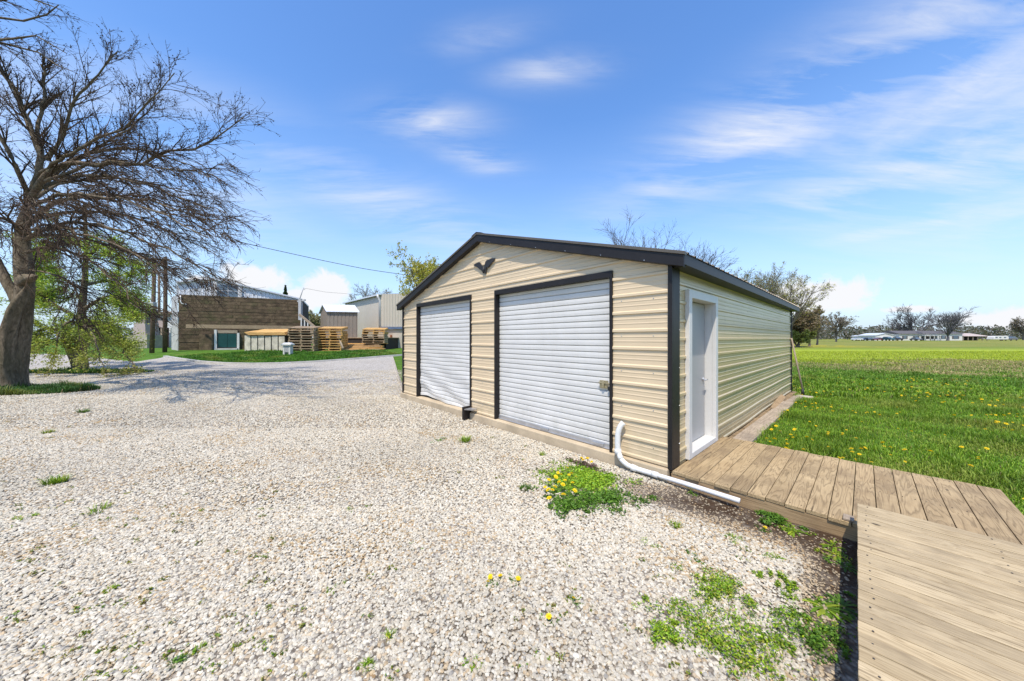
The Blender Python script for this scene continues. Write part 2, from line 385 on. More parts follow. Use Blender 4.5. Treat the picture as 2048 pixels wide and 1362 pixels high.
# ------------------------------------------------------------------ world, sun, camera
SUN_AZ = np.array([-.30, -.954]); SUN_AZ = SUN_AZ/np.linalg.norm(SUN_AZ); SUN_EL = R(62)
sun_dir = Vector((SUN_AZ[0]*math.cos(SUN_EL), SUN_AZ[1]*math.cos(SUN_EL), math.sin(SUN_EL)))
def build_world():
    w = bpy.data.worlds.new('World'); S.world = w; w.use_nodes = True; t = NT.__new__(NT); t.t = w.node_tree; t._tc = None
    bg = t.t.nodes['Background']
    sky = t.n('ShaderNodeTexSky'); sky.sky_type = 'NISHITA'; sky.sun_disc = False; sky.sun_elevation = SUN_EL
    sky.sun_rotation = math.atan2(sun_dir.x, sun_dir.y); sky.air_density = 1.0; sky.dust_density = .6; sky.ozone_density = 2.0
    hs = t.n('ShaderNodeHueSaturation'); hs.inputs['Saturation'].default_value = SKY_SAT; hs.inputs['Value'].default_value = SKY_VAL; hs.inputs['Hue'].default_value = .505
    t.l(sky.outputs[0], hs.inputs['Color'])
    base = hs.outputs[0]
    tc = t.n('ShaderNodeTexCoord'); d = tc.outputs['Generated']; s = t.sep(d)
    zz = t.math('MAXIMUM', t.math('ADD', s[2], .12), .02)
    u = t.math('DIVIDE', s[0], zz); v = t.math('DIVIDE', s[1], zz)
    cb = t.n('ShaderNodeCombineXYZ'); t.l(u, cb.inputs[0]); t.l(v, cb.inputs[1])
    def mapped(rot, sc):
        mp = t.n('ShaderNodeMapping'); t.l(cb.outputs[0], mp.inputs[0]); mp.inputs['Rotation'].default_value = (0, 0, rot); mp.inputs['Scale'].default_value = sc
        return mp.outputs[0]
    cir = t.noise(mapped(R(-48), (.55, 1.7, 1)), 1.9, 9, .50, 1.0)
    fine = t.noise(mapped(R(-28), (1.0, 5.5, 1)), 4.0, 8, .68, .8)
    def blob(px, py, ax, ay, soft=1.0, tilt=0.0):
        D = Vector(((px-1024)/FPX, 1, (YH-py)/FPX)); L = D.length; D.normalize()
        right = D.cross(Vector((0, 0, 1))).normalized(); up = right.cross(D).normalized()
        r2 = right*math.cos(tilt)+up*math.sin(tilt); u2 = up*math.cos(tilt)-right*math.sin(tilt)
        def dot(vec):
            nd = t.n('ShaderNodeVectorMath', operation='DOT_PRODUCT'); t.l(d, nd.inputs[0]); nd.inputs[1].default_value = vec; return nd.outputs['Value']
        k = FPX*L; fw = t.math('GREATER_THAN', dot(D), 0)
        a = t.math('DIVIDE', dot(r2), ax/k); b = t.math('DIVIDE', dot(u2), ay/k)
        q = t.math('ADD', t.math('MULTIPLY', a, a), t.math('MULTIPLY', b, b))
        g = t.math('POWER', 2.718, t.math('MULTIPLY', q, -1.0))
        return t.math('MULTIPLY', g, fw)
    # thin high cirrus, strongest to the right
    cmask = None
    for bl in [(1650, 190, 330, 80, R(10), .95), (1980, 110, 260, 150, R(20), .75), (1900, 330, 260, 60, R(-4), .75), (2100, 260, 300, 160, 0, .75),
               (860, 245, 90, 30, R(5), .75), (1105, 140, 90, 22, R(0), .7), (955, 315, 70, 22, R(-8), .6), (760, 400, 300, 50, R(-14), .42), (1800, 458, 110, 16, 0, .6),
               (600, 330, 260, 60, R(-8), .3), (970, 75, 90, 22, R(10), .3), (250, 330, 260, 130, 0, .35)]:
        m = t.math('MULTIPLY', blob(bl[0], bl[1], bl[2], bl[3], tilt=bl[4]), bl[5])
        cmask = m if cmask is None else t.math('MAXIMUM', cmask, m)
    tex = t.math('ADD', t.math('MULTIPLY', cir, .76), t.math('MULTIPLY', fine, .24))
    airy = t.math('ADD', .16, t.math('MULTIPLY', t.math('SUBTRACT', tex, .43), 4.0), True)
    cloud = t.math('MULTIPLY', t.math('POWER', cmask, .8), airy, True)
    # small cumulus near the skyline
    cum = t.noise(d, 17, 8, .62, .4); pm = None
    for bl in [(655, 578, 52, 40), (618, 600, 60, 22), (505, 556, 70, 32), (420, 575, 60, 25), (1665, 592, 70, 38), (1600, 600, 60, 40), (2015, 640, 75, 26), (1820, 618, 40, 8)]:
        m = blob(*bl[:4]); pm = m if pm is None else t.math('MAXIMUM', pm, m)
    cumu = t.ramp(t.math('ADD', t.math('MULTIPLY', pm, .55), t.math('MULTIPLY', cum, 1.0)), [(.68, 0.0), (.88, 1.0)])
    cumu = t.math('MULTIPLY', cumu, t.ramp(pm, [(.03, 0.0), (.22, 1.0)]))
    fac = t.math('MAXIMUM', cloud, cumu, True)
    # pale haze toward the horizon
    hz = t.ramp(s[2], [(.0, .88), (.12, .62), (.3, .22), (.55, 0.0)])
    base = t.mix(hz, base, HAZE_COL)
    col = t.mix(fac, base, CLOUD_COL)
    t.l(col, bg.inputs['Color']); bg.inputs['Strength'].default_value = SKY_STR
SKY_STR = .12; SKY_SAT = 1.22; SKY_VAL = 2.4; HAZE_COL = (4.7, 6.2, 8.3); CLOUD_COL = (7.9, 8.0, 8.3); SUN_STR = 5.0
build_world()
sl = bpy.data.lights.new('sun', 'SUN'); sl.energy = SUN_STR; sl.angle = R(.55); sl.color = (1.0, .92, .80)
so = bpy.data.objects.new('sun', sl); C.objects.link(so); so.rotation_euler = (-sun_dir).to_track_quat('-Z', 'Y').to_euler(); so.location = (-6, -10, 25)
cam = bpy.data.cameras.new('camera'); co = bpy.data.objects.new('camera', cam); C.objects.link(co); S.camera = co
cam.sensor_width = 36; cam.lens = FPX/2048*36; cam.shift_y = -(681-YH)/2048; cam.clip_start = .05; cam.clip_end = 8000
co.location = (0, 0, CZ); co.rotation_euler = (R(90), 0, 0)
S.render.resolution_x = 1024; S.render.resolution_y = 681
S.view_settings.view_transform = 'Standard'; S.view_settings.look = 'None'; S.view_settings.exposure = 0; S.view_settings.gamma = 1
S.render.engine = 'CYCLES'
S.cycles.use_adaptive_sampling = True; S.cycles.use_denoising = True
S.cycles.max_bounces = 5; S.cycles.diffuse_bounces = 3; S.cycles.glossy_bounces = 2; S.cycles.transparent_max_bounces = 4

# ------------------------------------------------------------------ setting: ground, gravel drive, kerb
def build_ground():
    nr, na = 150, 220
    rr = np.concatenate([[.3], np.geomspace(.6, 4000, nr-1)]); aa = np.linspace(0, 2*math.pi, na, endpoint=False)
    X = rr[:, None]*np.sin(aa)[None]; Y = rr[:, None]*np.cos(aa)[None]
    Z = terrain(X, Y)-.012
    V = np.stack([X, Y, Z], -1).reshape(-1, 3); idx = np.arange(nr*na).reshape(nr, na); nx = np.roll(idx, -1, 1)
    F = np.stack([idx[:-1], nx[:-1], nx[1:], idx[1:]], -1).reshape(-1, 4)[:, ::-1]
    V = np.vstack([V, [[0, 0, float(terrain(0, 0))-.012]]]); tri = np.stack([idx[0], nx[0], np.full(na, nr*na)], -1)
    o = mesh_np('ground', V, [F, tri], M['ground'], smooth=True); tag(o, kind='structure')
build_ground()
KERB = [hit(*p)[:2] for p in [(812, 710.5), (760, 714.5), (700, 719.5), (630, 724.5), (560, 728), (500, 729), (450, 728), (400, 724.5), (360, 719), (330, 714)]]
def gravel_poly():
    P = [g2w(1.56, -6)[:2], g2w(1.56, -.02)[:2], g2w(.0, .02)[:2], g2w(-7.3, .05)[:2], g2w(-7.36, 9.3)[:2]]
    P += [np.array(g2w(-20, 16)[:2])]+KERB
    P += [hit(*p)[:2] for p in [(270, 724), (200, 716), (110, 708), (0, 708), (-150, 712)]]+[np.array([-45., 8]), np.array([-40., -12]), np.array([2., -12])]
    return np.array(P)
GP = gravel_poly()
def inside(x, y, P):
    x = np.asarray(x); y = np.asarray(y); c = np.zeros(x.shape, bool); n = len(P); j = n-1
    for i in range(n):
        xi, yi = P[i]; xj, yj = P[j]
        k = ((yi > y) != (yj > y)) & (x < (xj-xi)*(y-yi)/(yj-yi+1e-12)+xi); c ^= k; j = i
    return c
def dirt_mask(x, y):
    lx, ly = w2g(x, y)
    a = np.exp(-((lx-.9)/.75)**4)*np.exp(-((ly+.18)/.30)**2)
    b = np.exp(-((lx-1.42)/.16)**2)*np.clip(1-np.abs(ly+.6)/1.6, 0, 1)*1.1
    c = .6*np.exp(-((lx-.1)/.55)**2-((ly+.45)/.25)**2)
    return np.clip(a+b+c, 0, 1)
def tree_mask(x, y):
    p = hit(35, 778); return np.exp(-(((x-p[0])/3.6)**2+((y-p[1]+.5)/2.2)**2))
def build_gravel():
    na = 900; aa = np.linspace(0, 2*math.pi, na, endpoint=False); O = np.array([.25, .6])
    Rb = np.zeros(na); n = len(GP)
    for k, a in enumerate(aa):
        d = np.array([math.sin(a), math.cos(a)]); best = 0
        for i in range(n):
            p, q = GP[i]-O, GP[(i+1) % n]-O; e = q-p; den = d[0]*e[1]-d[1]*e[0]
            if abs(den) < 1e-9: continue
            t = (p[0]*e[1]-p[1]*e[0])/den; s = (p[0]*d[1]-p[1]*d[0])/den
            if t > 0 and -1e-6 <= s <= 1+1e-6: best = t if best == 0 else min(best, t)
        Rb[k] = best
    Rb *= 1+.004*np.sin(aa*90)+.003*np.sin(aa*217)
    ts = np.concatenate([[.004], np.linspace(.02, 1, 90)])**1.6
    X = O[0]+ts[:, None]*Rb[None]*np.sin(aa)[None]; Y = O[1]+ts[:, None]*Rb[None]*np.cos(aa)[None]
    Z = terrain(X, Y)+.004+.006*np.sin(X*3.1+Y)*np.sin(Y*2.7-X*.8)
    V = np.stack([X, Y, Z], -1).reshape(-1, 3); idx = np.arange(len(ts)*na).reshape(len(ts), na); nx = np.roll(idx, -1, 1)
    F = np.stack([idx[:-1], nx[:-1], nx[1:], idx[1:]], -1).reshape(-1, 4)[:, ::-1]
    col = np.zeros((len(V), 3)); col[:, 0] = dirt_mask(V[:, 0], V[:, 1]); col[:, 1] = tree_mask(V[:, 0], V[:, 1]); col[:, 2] = 1-sst(6.5, 11, V[:, 1])
    o = mesh_np('gravel_drive', V, [F], M['gravel'], col=col, smooth=True); tag(o, kind='structure')
build_gravel()
def build_kerb():
    pts = np.array(KERB); V = []; F = []
    d = norm(np.gradient(pts, axis=0)); nrm = np.stack([-d[:, 1], d[:, 0]], 1)
    for i, p in enumerate(pts):
        z = float(terrain(*p)); a = p-nrm[i]*.10; b = p+nrm[i]*.10
        V += [(a[0], a[1], z-.05), (a[0], a[1], z+.10), (b[0], b[1], z+.10), (b[0], b[1], z-.05)]
    for i in range(len(pts)-1):
        for j in range(4): F.append((i*4+j, i*4+(j+1) % 4, i*4+4+(j+1) % 4, i*4+4+j))
    o = mesh_np('kerb', V, [np.array(F)], M['kerb']); tag(o, kind='structure')
build_kerb()

# loose pebbles (nobody could count them)
PHI = (1+5**.5)/2
ICO = norm(np.array([(-1, PHI, 0), (1, PHI, 0), (-1, -PHI, 0), (1, -PHI, 0), (0, -1, PHI), (0, 1, PHI), (0, -1, -PHI), (0, 1, -PHI), (PHI, 0, -1), (PHI, 0, 1), (-PHI, 0, -1), (-PHI, 0, 1)], float))
ICOF = np.array([(0, 11, 5), (0, 5, 1), (0, 1, 7), (0, 7, 10), (0, 10, 11), (1, 5, 9), (5, 11, 4), (11, 10, 2), (10, 7, 6), (7, 1, 8), (3, 9, 4), (3, 4, 2), (3, 2, 6), (3, 6, 8), (3, 8, 9), (4, 9, 5), (2, 4, 11), (6, 2, 10), (8, 6, 7), (9, 8, 1)])
def clump_mask(x, y):
    m = np.zeros(np.shape(x))
    for (cx, cy, r) in CLUMPS: m = np.maximum(m, np.exp(-(((x-cx)**2+(y-cy)**2)/(r*r))))
    return m
CLUMPS = []
def build_pebbles():
    xs = []; ys = []; ss = []
    for (y0, y1, dens, smin, smax) in [(.7, 3.2, 6200, .007, .0175), (3.2, 6.0, 3400, .0085, .0185), (6.0, 9.5, 1200, .011, .022), (9.0, 12.0, 520, .013, .024), (12.0, 17, 170, .015, .027)]:
        w = 1.75*y1+1; n = int(dens*(y1-y0)*(w+4.5)); x = rng.uniform(-w, 4.5, n); y = rng.uniform(y0, y1, n)
        k = (np.abs(x) < 1.68*y+.8) & inside(x, y, GP)
        xs.append(x[k]); ys.append(y[k]); ss.append(smin+(smax-smin)*rng.beta(1.4, 2.6, k.sum()))
    x = np.concatenate(xs); y = np.concatenate(ys); s = np.concatenate(ss)
    lx, ly = w2g(x, y); k = ~((lx > -7.45) & (lx < .05) & (ly > -.10)) & ~((lx > -.1) & (ly > -.07) & (ly < 2)) & ~((lx > 1.47) & (ly < .0))
    dm = dirt_mask(x, y); k &= rng.uniform(size=len(x)) > dm*.82
    tm = tree_mask(x, y); k &= rng.uniform(size=len(x)) > tm*.6
    x, y, s, dm = x[k], y[k], s[k], dm[k]; n = len(x)
    print('pebbles', n)
    s = s*np.where(dm > .3, .75, 1)
    sc = np.stack([s*rng.uniform(.8, 1.35, n), s*rng.uniform(.7, 1.1, n), s*rng.uniform(.42, .8, n)], 1)
    V = ICO[None]*rng.uniform(.78, 1.18, (n, 12, 1))*sc[:, None, :]
    th = rng.uniform(0, 2*math.pi, n); ti = rng.normal(0, .35, n); c, sn = np.cos(ti), np.sin(ti)
    Y1 = V[..., 1]*c[:, None]-V[..., 2]*sn[:, None]; Z1 = V[..., 1]*sn[:, None]+V[..., 2]*c[:, None]
    c, sn = np.cos(th), np.sin(th); X2 = V[..., 0]*c[:, None]-Y1*sn[:, None]; Y2 = V[..., 0]*sn[:, None]+Y1*c[:, None]
    z = terrain(x, y)+.006+rng.uniform(-.1, .55, n)*sc[:, 2]
    V = np.stack([X2+x[:, None], Y2+y[:, None], Z1+z[:, None]], -1).reshape(-1, 3)
    F = (ICOF[None]+(np.arange(n)*12)[:, None, None]).reshape(-1, 3)
    base = np.array([(.62, .59, .54), (.66, .635, .59), (.56, .53, .48), (.60, .55, .47), (.47, .46, .445), (.40, .39, .39), (.53, .43, .31), (.70, .685, .65), (.55, .46, .36)])
    pr = np.array([.24, .24, .15, .13, .05, .03, .05, .07, .05]); c = base[rng.choice(len(base), n, p=pr/pr.sum())]*rng.uniform(.78, 1.06, (n, 1))*np.array([1.0, .955, .845])
    w = np.sin(x*.9+1.3*np.sin(y*.7))*np.sin(y*1.1+x*.4)   # slightly browner drifts
    c *= (1-.12*np.clip(w, 0, 1))[:, None]*np.array([1, .99, .96])
    w2 = np.sin(x*1.9+2.1*np.sin(y*1.3+x*.5))*np.sin(y*2.3+1.7*np.sin(x*1.1))+.5*np.sin(x*5.1+y*3.3)*np.sin(y*4.7-x*2.2)
    br = (rng.uniform(size=n) < np.clip(w2-.3, 0, 1)*.30); c[br] = c[br]*np.array([.80, .66, .48])
    c *= (1-.4*dm)[:, None]*np.where(dm[:, None] > .3, np.array([1, .9, .78]), 1)
    o = mesh_np('gravel_stones', V, [F], M['pebble'], col=np.repeat(c, 12, 0))
    tag(o, 'loose pale limestone pebbles covering the drive', 'gravel', kind='stuff')
    o.data.polygons.foreach_set('use_smooth', np.zeros(len(o.data.polygons), bool))
build_pebbles()

# ------------------------------------------------------------------ the garage
ZB = .14; GW = 7.32; GL = 9.20; RZ = 3.75; SL = .2935; MX = -GW/2
def roof_z(x): return RZ-SL*abs(x-MX)
def profile(z0, z1, extra=()):
    pts = [(z0, 0.0)]; z = z0
    while z < z1+.25:
        pts += [(z+.004, 0.0), (z+.015, .017), (z+.042, .017), (z+.056, 0.0), (z+.108, 0.0), (z+.114, .0028), (z+.124, .0028), (z+.130, 0), (z+.166, 0), (z+.172, .0028), (z+.182, .0028), (z+.188, 0)]; z += .229
    zs = np.array([p[0] for p in pts]); of = np.array([p[1] for p in pts])
    cut = sorted(set([float(a) for a in zs if z0 <= a <= z1]+[z1]+[e for e in extra if z0 < e < z1]))
    return [(c, float(np.interp(c, zs, of))) for c in cut]
def panel_rows(prof, spans, fx):
    """spans(z)->list of (a,b); fx(u, off, z) -> point"""
    V = []; F = []
    for (za, oa), (zb, ob) in zip(prof[:-1], prof[1:]):
        A = spans(za+1e-5); B = spans(zb-1e-5)
        for (a0, a1), (b0, b1) in zip(A, B):
            if a1-a0 < 1e-4 and b1-b0 < 1e-4: continue
            k = len(V); V += [fx(a0, oa, za), fx(a1, oa, za), fx(b1, ob, zb), fx(b0, ob, zb)]; F.append((k, k+1, k+2, k+3))
    return np.array(V), np.array(F)
D1 = (-6.43, -4.04); D2 = (-3.19, -.785); DH = 2.50
G = empty('garage', (G0[0], G0[1], 0), A0, 'beige ribbed metal two-car garage with black trim and low gable roof', 'garage')
def fspan(z):
    half = min(GW/2, (RZ-.07-z)/SL); a, b = MX-half, MX+half
    if half <= 0: return [(MX, MX)]
    if z < DH: return [(a, D1[0]), (D1[1], D2[0]), (D2[1], b)]
    return [(a, b)]
prof = profile(ZB, RZ-.071, (DH,))
lo = [p for p in prof if p[0] <= DH]; hi = [p for p in prof if p[0] >= DH]
f1 = panel_rows(lo, fspan, lambda u, o, z: (u, -o, z)); f2 = panel_rows(hi, fspan, lambda u, o, z: (u, -o, z))
V, Fs = merge([f1, f2]); mesh_np('front_wall', V, Fs, M['siding'], G)
ED = (.50, 1.58, 2.24)
def sspan(z): return [(0, ED[0]), (ED[1], GL)] if z < ED[2] else [(0, GL)]
prof = profile(.03, 2.62, (ED[2],))
lo = [p for p in prof if p[0] <= ED[2]]; hi = [p for p in prof if p[0] >= ED[2]]
def wavy(u, o, z):                        # the long wall is not dead straight
    return (o+.006*math.sin(u*2.1+z*3)*math.exp(-(z/.9)**2), u, z)
def dense(sp):
    def g(z):
        out = []
        for a, b in sp(z):
            n = max(1, int((b-a)/.4)); e = np.linspace(a, b, n+1); out += list(zip(e[:-1], e[1:]))
        return out
    return g
f1 = panel_rows(lo, dense(sspan), wavy); f2 = panel_rows(hi, dense(sspan), wavy)
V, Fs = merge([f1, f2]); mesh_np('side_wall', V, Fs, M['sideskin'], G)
b = MB(); b.box(-GW, -GW+.02, .02, GL, .03, 2.6); b.box(-GW, 0, GL-.02, GL, .03, 2.6); b.build('back_wall', M['siding'], G)
# trims
t = MB(); t.box(-.02, .03, -.030, -.002, ZB-.01, 2.60); t.box(.002, .030, -.002, .205, ZB-.005, 2.60); t.build('corner_trim', M['black'], G, .003)
t = MB(); t.box(-GW-.03, -GW+.05, -.030, -.001, .06, 2.62); t.box(-GW-.03, -GW-.001, -.001, .15, .06, 2.62); t.build('corner_trim', M['black'], G, .003)
t = MB(); t.box(.001, .028, GL-.06, GL+.03, .03, 2.60); t.build('corner_trim', M['black'], G, .003)
# slab under the front wall
t = MB(); t.box(-GW-.06, -.01, -.075, .30, -.08, ZB-.004); t.build('concrete_slab', M['slab'], G, .012)
# roof: ribbed sheet on both slopes, fascia boards, soffits, ridge cap
OY = .12; OX = .19
def roof_sheet():
    ys = []; y = -OY-.012
    while y < GL+.12:
        ys += [(y, 0), (y+.085, 0), (y+.097, .019), (y+.121, .019), (y+.133, 0)]; y += .229
    V = []; F = []
    for side in (-1, 1):
        for i, (yy, o) in enumerate(ys):
            k = len(V)
            for u in (0.0, GW/2+OX+.015):
                V.append((MX+side*u, yy, RZ-SL*u+.004+o))
            if i: F.append((k-2, k-1, k+1, k) if side > 0 else (k, k+1, k-1, k-2))
    return np.array(V), [np.array(F)]
V, Fs = roof_sheet(); mesh_np('roof', V, Fs, M['roof'], G)
def slope_strip(mb, side, u0, u1, y0, y1, top, bot):
    P = []
    for (u, dz) in ((u0, bot), (u1, bot)):
        for y in (y0, y1): P.append((MX+side*u, y, RZ-SL*u+dz))
    Q = [(p[0], p[1], p[2]+(top-bot)) for p in P]
    o = [P[0], P[2], P[3], P[1]]; q = [Q[0], Q[2], Q[3], Q[1]]
    if side < 0: o = o[::-1]; q = q[::-1]
    mb.hexa(o+q)
W = GW/2+OX
for side in (-1, 1):
    t = MB(); slope_strip(t, side, 0.0, W, -OY, -OY+.022, -.018, -.150); slope_strip(t, side, 0.0, W-.02, -OY+.022, -.003, -.135, -.150)
    t.build('gable_trim', M['black'], G, .003)
    t = MB(); slope_strip(t, side, 0.0, W+.012, -OY-.014, -OY+.05, .022, -.017); t.build('roof_edge', M['roof'], G, .003)
    xe = MX+side*W; s = 1 if side > 0 else -1
    t = MB(); x0, x1 = sorted((xe-s*.022, xe)); ze = RZ-SL*W
    t.box(x0, x1, -OY+.023, GL+.1, ze-.125, ze-.004)
    x0, x1 = sorted((xe-s*.022, MX+side*(GW/2-.02))); t.box(x0, x1, .001, GL+.09, ze-.123, ze-.108)
    t.build('eave_trim', M['black'], G, .003)
t = MB()
for side in (-1, 1): slope_strip(t, side, 0.0, .16, -OY-.02, GL+.1, .034, .026)
t.build('ridge_cap', M['roof'], G)
# screws along panels and trims
t = MB(); t.tube([(0, 0, -.002), (0, 0, .006)], [.008, .006], 6, True, False); o = t.build('screw', M['steel']); SCR = o.data; bpy.data.objects.remove(o)
def screw(p, n):
    o = link('screw', SCR, None, G); o.location = p; o.rotation_euler = Vector(n).to_track_quat('Z', 'Y').to_euler()
for z in np.arange(.33, 2.5, .458):
    for x in (-7.0, -3.62, -.62, -.2): screw((x, -.001, z), (0, -1, 0))
for x in np.arange(-6.2, -.6, .95): screw((x, -.001, 2.72), (0, -1, 0))
for x in np.arange(-5.2, -2.0, .8): screw((x, -.001, 3.05), (0, -1, 0))
for y in np.arange(2.2, 9, 1.5):
    for z in (2.42, 2.2, 1.97, 1.15): screw((.001, y, z), (1, 0, 0))
for z in np.arange(.4, 2.5, .458): screw((.030, .19, z), (1, 0, 0))
for u in np.arange(.4, 3.6, .6): screw((MX+u, -OY, RZ-SL*u-.135), (0, -1, 0))

def roll_door(D, label, dent):
    frame = MB(); a, b = D
    frame.box(a-.04, a, -.030, .095, ZB-.01, DH); frame.box(b, b+.04, -.030, .095, ZB-.01, DH); frame.box(a-.04, b+.04, -.030, .0945, DH, DH+.085)
    fo = frame.build('door_frame', M['black'], G, .003)
    # curtain
    nx = 40; z = ZB+.012; zs = []
    per = .0885
    while z < DH+.03:
        for f, o in ((0, .004), (.10, .0105), (.5, .0125), (.84, .0105), (.885, .006), (.90, -.014), (.985, -.014)): zs.append((z+f*per, o))
        z += per
    zs = [q for q in zs if q[0] < DH+.02]
    X = np.linspace(a+.001, b-.001, nx); V = []
    for (zz, o) in zs:
        for x in X:
            y = .085-o; dz = 0
            if dent:
                u = (x-a)/(b-a); h = (zz-ZB)/2.36
                lowf = max(0, 1-h/.55)
                y += lowf*.030*(math.sin(u*7+h*16)*math.sin(h*21+u*3))+lowf**2*.018*math.sin(u*19-h*9)
                dz = lowf*(.030*math.sin(u*4.2+h*9+.4)-.05*u*lowf*.6+.018*math.sin(u*11+h*14))
                y -= .05*max(0, u-.85)/.15*max(0, 1-h/.12)*.8
            V.append((x, y, max(zz+dz, ZB+.004)))
    n = len(zs); idx = np.arange(n*nx).reshape(n, nx)
    F = np.stack([idx[:-1, :-1], idx[:-1, 1:], idx[1:, 1:], idx[1:, :-1]], -1).reshape(-1, 4)
    d = mesh_np('rollup_door', np.array(V), [F], M['curtain'], G, smooth=False); d['label'] = label
    return d
d1 = roll_door(D1, 'white roll-up door with its lower slats dented and wavy', True)
d2 = roll_door(D2, 'white roll-up door with straight slats and a latch at its right edge', False)
t = MB(); t.box(D2[0]+.01, D2[1]-.01, .045, .066, ZB+.006, ZB+.075); t.box(D2[0]+.01, D2[1]-.01, .035, .045, ZB+.006, ZB+.02); t.build('bottom_bar', M['steel'], d2, .002)
for x in (-2.02, -1.0): t = MB(); t.box(x-.09, x+.09, .028, .044, ZB+.022, ZB+.065); t.build('lock_plate', M['steel'], d2, .004)
zl = 1.03
t = MB(); t.box(D2[1]-.20, D2[1]-.075, .048, .066, zl-.055, zl+.055); t.tube([(D2[1]-.21, .040, zl+.02), (D2[1]+.012, .040, zl+.02)], .009, 8); t.box(D2[1]-.155, D2[1]-.12, .030, .048, zl-.045, zl+.045)
t.build('slide_latch', M['brass'], d2, .003)
t = MB(); t.box(D2[1]-.06, D2[1]-.02, .030, .055, zl-.075, zl-.025); t.tube([(D2[1]-.05, .042, zl-.03), (D2[1]-.05, .042, zl+.005), (D2[1]-.03, .042, zl+.005), (D2[1]-.03, .042, zl-.03)], .005, 6)
t.build('padlock', M['black_matt'], d2, .004)
# side entry door
t = MB(); y0, y1, zt = .45, 1.63, 2.29
t.box(.001, .055, y0, y0+.10, .138, zt); t.box(.001, .055, y1-.10, y1, .138, zt); t.box(.001, .0545, y0+.10, y1-.10, zt-.10, zt)
t.box(-.16, .0, y0+.05, y0+.10, .138, zt-.05); t.box(-.16, .0, y1-.10, y1-.05, .138, zt-.05); t.box(-.159, .0, y0+.10, y1-.10, zt-.10, zt-.05)
t.box(-.16, .054, y0+.10, y1-.10, .138, .205)
t.build('door_frame', M['white'], G, .004)
t = MB(); t.box(-.135, -.095, y0+.108, y1-.112, .215, zt-.11); ed = t.build('entry_door', M['doorgrey'], G, .003); ed['label'] = 'pale grey steel entry door with lever handle'
t = MB(); t.box(-.158, -.150, y0+.10, y1-.10, .206, zt-.1); t.build('door_gap', M['black_matt'], ed)
t = MB(); yh_ = y1-.19; t.tube([(-.096, yh_, 1.06), (-.080, yh_, 1.06)], .030, 14); t.tube([(-.082, yh_, 1.06), (-.035, yh_, 1.06)], .011, 8); t.tube([(-.040, yh_+.008, 1.06), (-.040, yh_-.11, 1.058)], [.011, .008], 8)
t.build('handle', M['steel'], ed)
# eagle
def wall_at(px, py, ly=-.02):
    r = (px-1024)/FPX; A = np.array([[E1[0], -r], [E1[1], -1]]); q = np.linalg.solve(A, -(G0+ly*E2)); return q[0], CZ+(YH-py)*q[1]/FPX
out = [(948, 530), (953, 527), (958, 525), (960.5, 524.5), (963, 528), (966, 532), (968.5, 535), (969.5, 534), (970.5, 530), (972.5, 523.5), (975, 520.5), (980, 519), (985, 517), (990.5, 516.2), (991, 519), (988.5, 522), (986.5, 524.5), (984, 527), (981, 530), (977.5, 536), (975.5, 534.5), (974, 535.5), (973, 540), (973, 546), (971, 547.5), (969.5, 545), (967, 547.5), (966.5, 544), (964, 541), (960, 538.5), (957, 535.5), (953.5, 533.5), (950, 532)]
pts = [wall_at(x, y) for x, y in out]; ec = np.mean(pts, axis=0)
eo = empty('eagle_ornament', g2w(ec[0], -.021, ec[1]), A0, 'black flying eagle wall ornament under the gable peak', 'ornament')
t = MB(); t.poly([(p[0]-ec[0], 0, p[1]-ec[1]) for p in pts][::-1], (0, -.022, 0)); t.build('wings', M['black_matt'], eo, .004)
hb = wall_at(969.2, 541); t = MB(); t.tube([(hb[0]-ec[0]+.01, -.02, hb[1]-ec[1]+.07), (hb[0]-ec[0], -.028, hb[1]-ec[1]), (hb[0]-ec[0]-.01, -.02, hb[1]-ec[1]-.06)], [.016, .034, .012], 8); t.build('body', M['black_matt'], eo)
# white pipe from the wall to the ground
px_ = [(1247, 845), (1240, 853), (1236, 866), (1235, 884), (1236, 903), (1242, 918), (1252, 929)]
P = []
for i, (x, y) in enumerate(px_):
    ly = [-.055, -.085, -.10, -.105, -.115, -.14, -.15][i]; l, z = wall_at(x, y, ly); P.append(g2w(l, ly, max(z, .045)))
for x, y in [(1268, 936), (1310, 949), (1360, 964), (1420, 983), (1480, 1002)]:
    l, z = wall_at(x, y, -.115); P.append(g2w(l, -.115, z))
pp = np.array(P)
pi_ = empty('drain_pipe', pp[7], 0, 'bent white plastic drain pipe from the garage wall along the gravel', 'pipe')
q = resample(pp[:6], 22)-pp[7]; t = MB(); t.tube(q, .035, 14); t.build('elbow', M['pvc'], pi_)
q = resample(np.vstack([pp[5:6], pp[6:9]]), 16)-pp[7]; t = MB(); t.tube(q, .031, 14); t.build('lower_bend', M['pvc'], pi_)
q = resample(pp[8:], 12)-pp[7]; t = MB(); t.tube(q, .026, 14); t.build('straight_run', M['pvc'], pi_)
for k_, r_ in ((4, .041), (7, .037), (8, .032)):
    d_ = norm(pp[k_]-pp[k_-1]); c_ = pp[k_]-pp[7]; t = MB(); t.tube([c_-d_*.035, c_+d_*.035], r_+.003, 14); t.build('joint_collar', M['pvc'], pi_)
# block at the foot of the left door
l, z = wall_at(950, 826, -.2)
bo = empty('bent_metal_guard', g2w(D1[1]+.06, -.09, .02), A0+R(8), 'bent grey metal flashing sticking out by the left roll-up door', 'flashing')
t = MB(); t.box(-.03, .02, -.16, .04, .0, .26); t.build('upright', M['black'], bo, .006)
t = MB(); t.hexa([(.02, -.14, .20), (.20, -.07, .20), (.20, .04, .20), (.02, .04, .20), (.02, -.15, .222), (.20, -.08, .226), (.20, .04, .222), (.02, .04, .222)]); t.build('flap', M['steel'], bo)

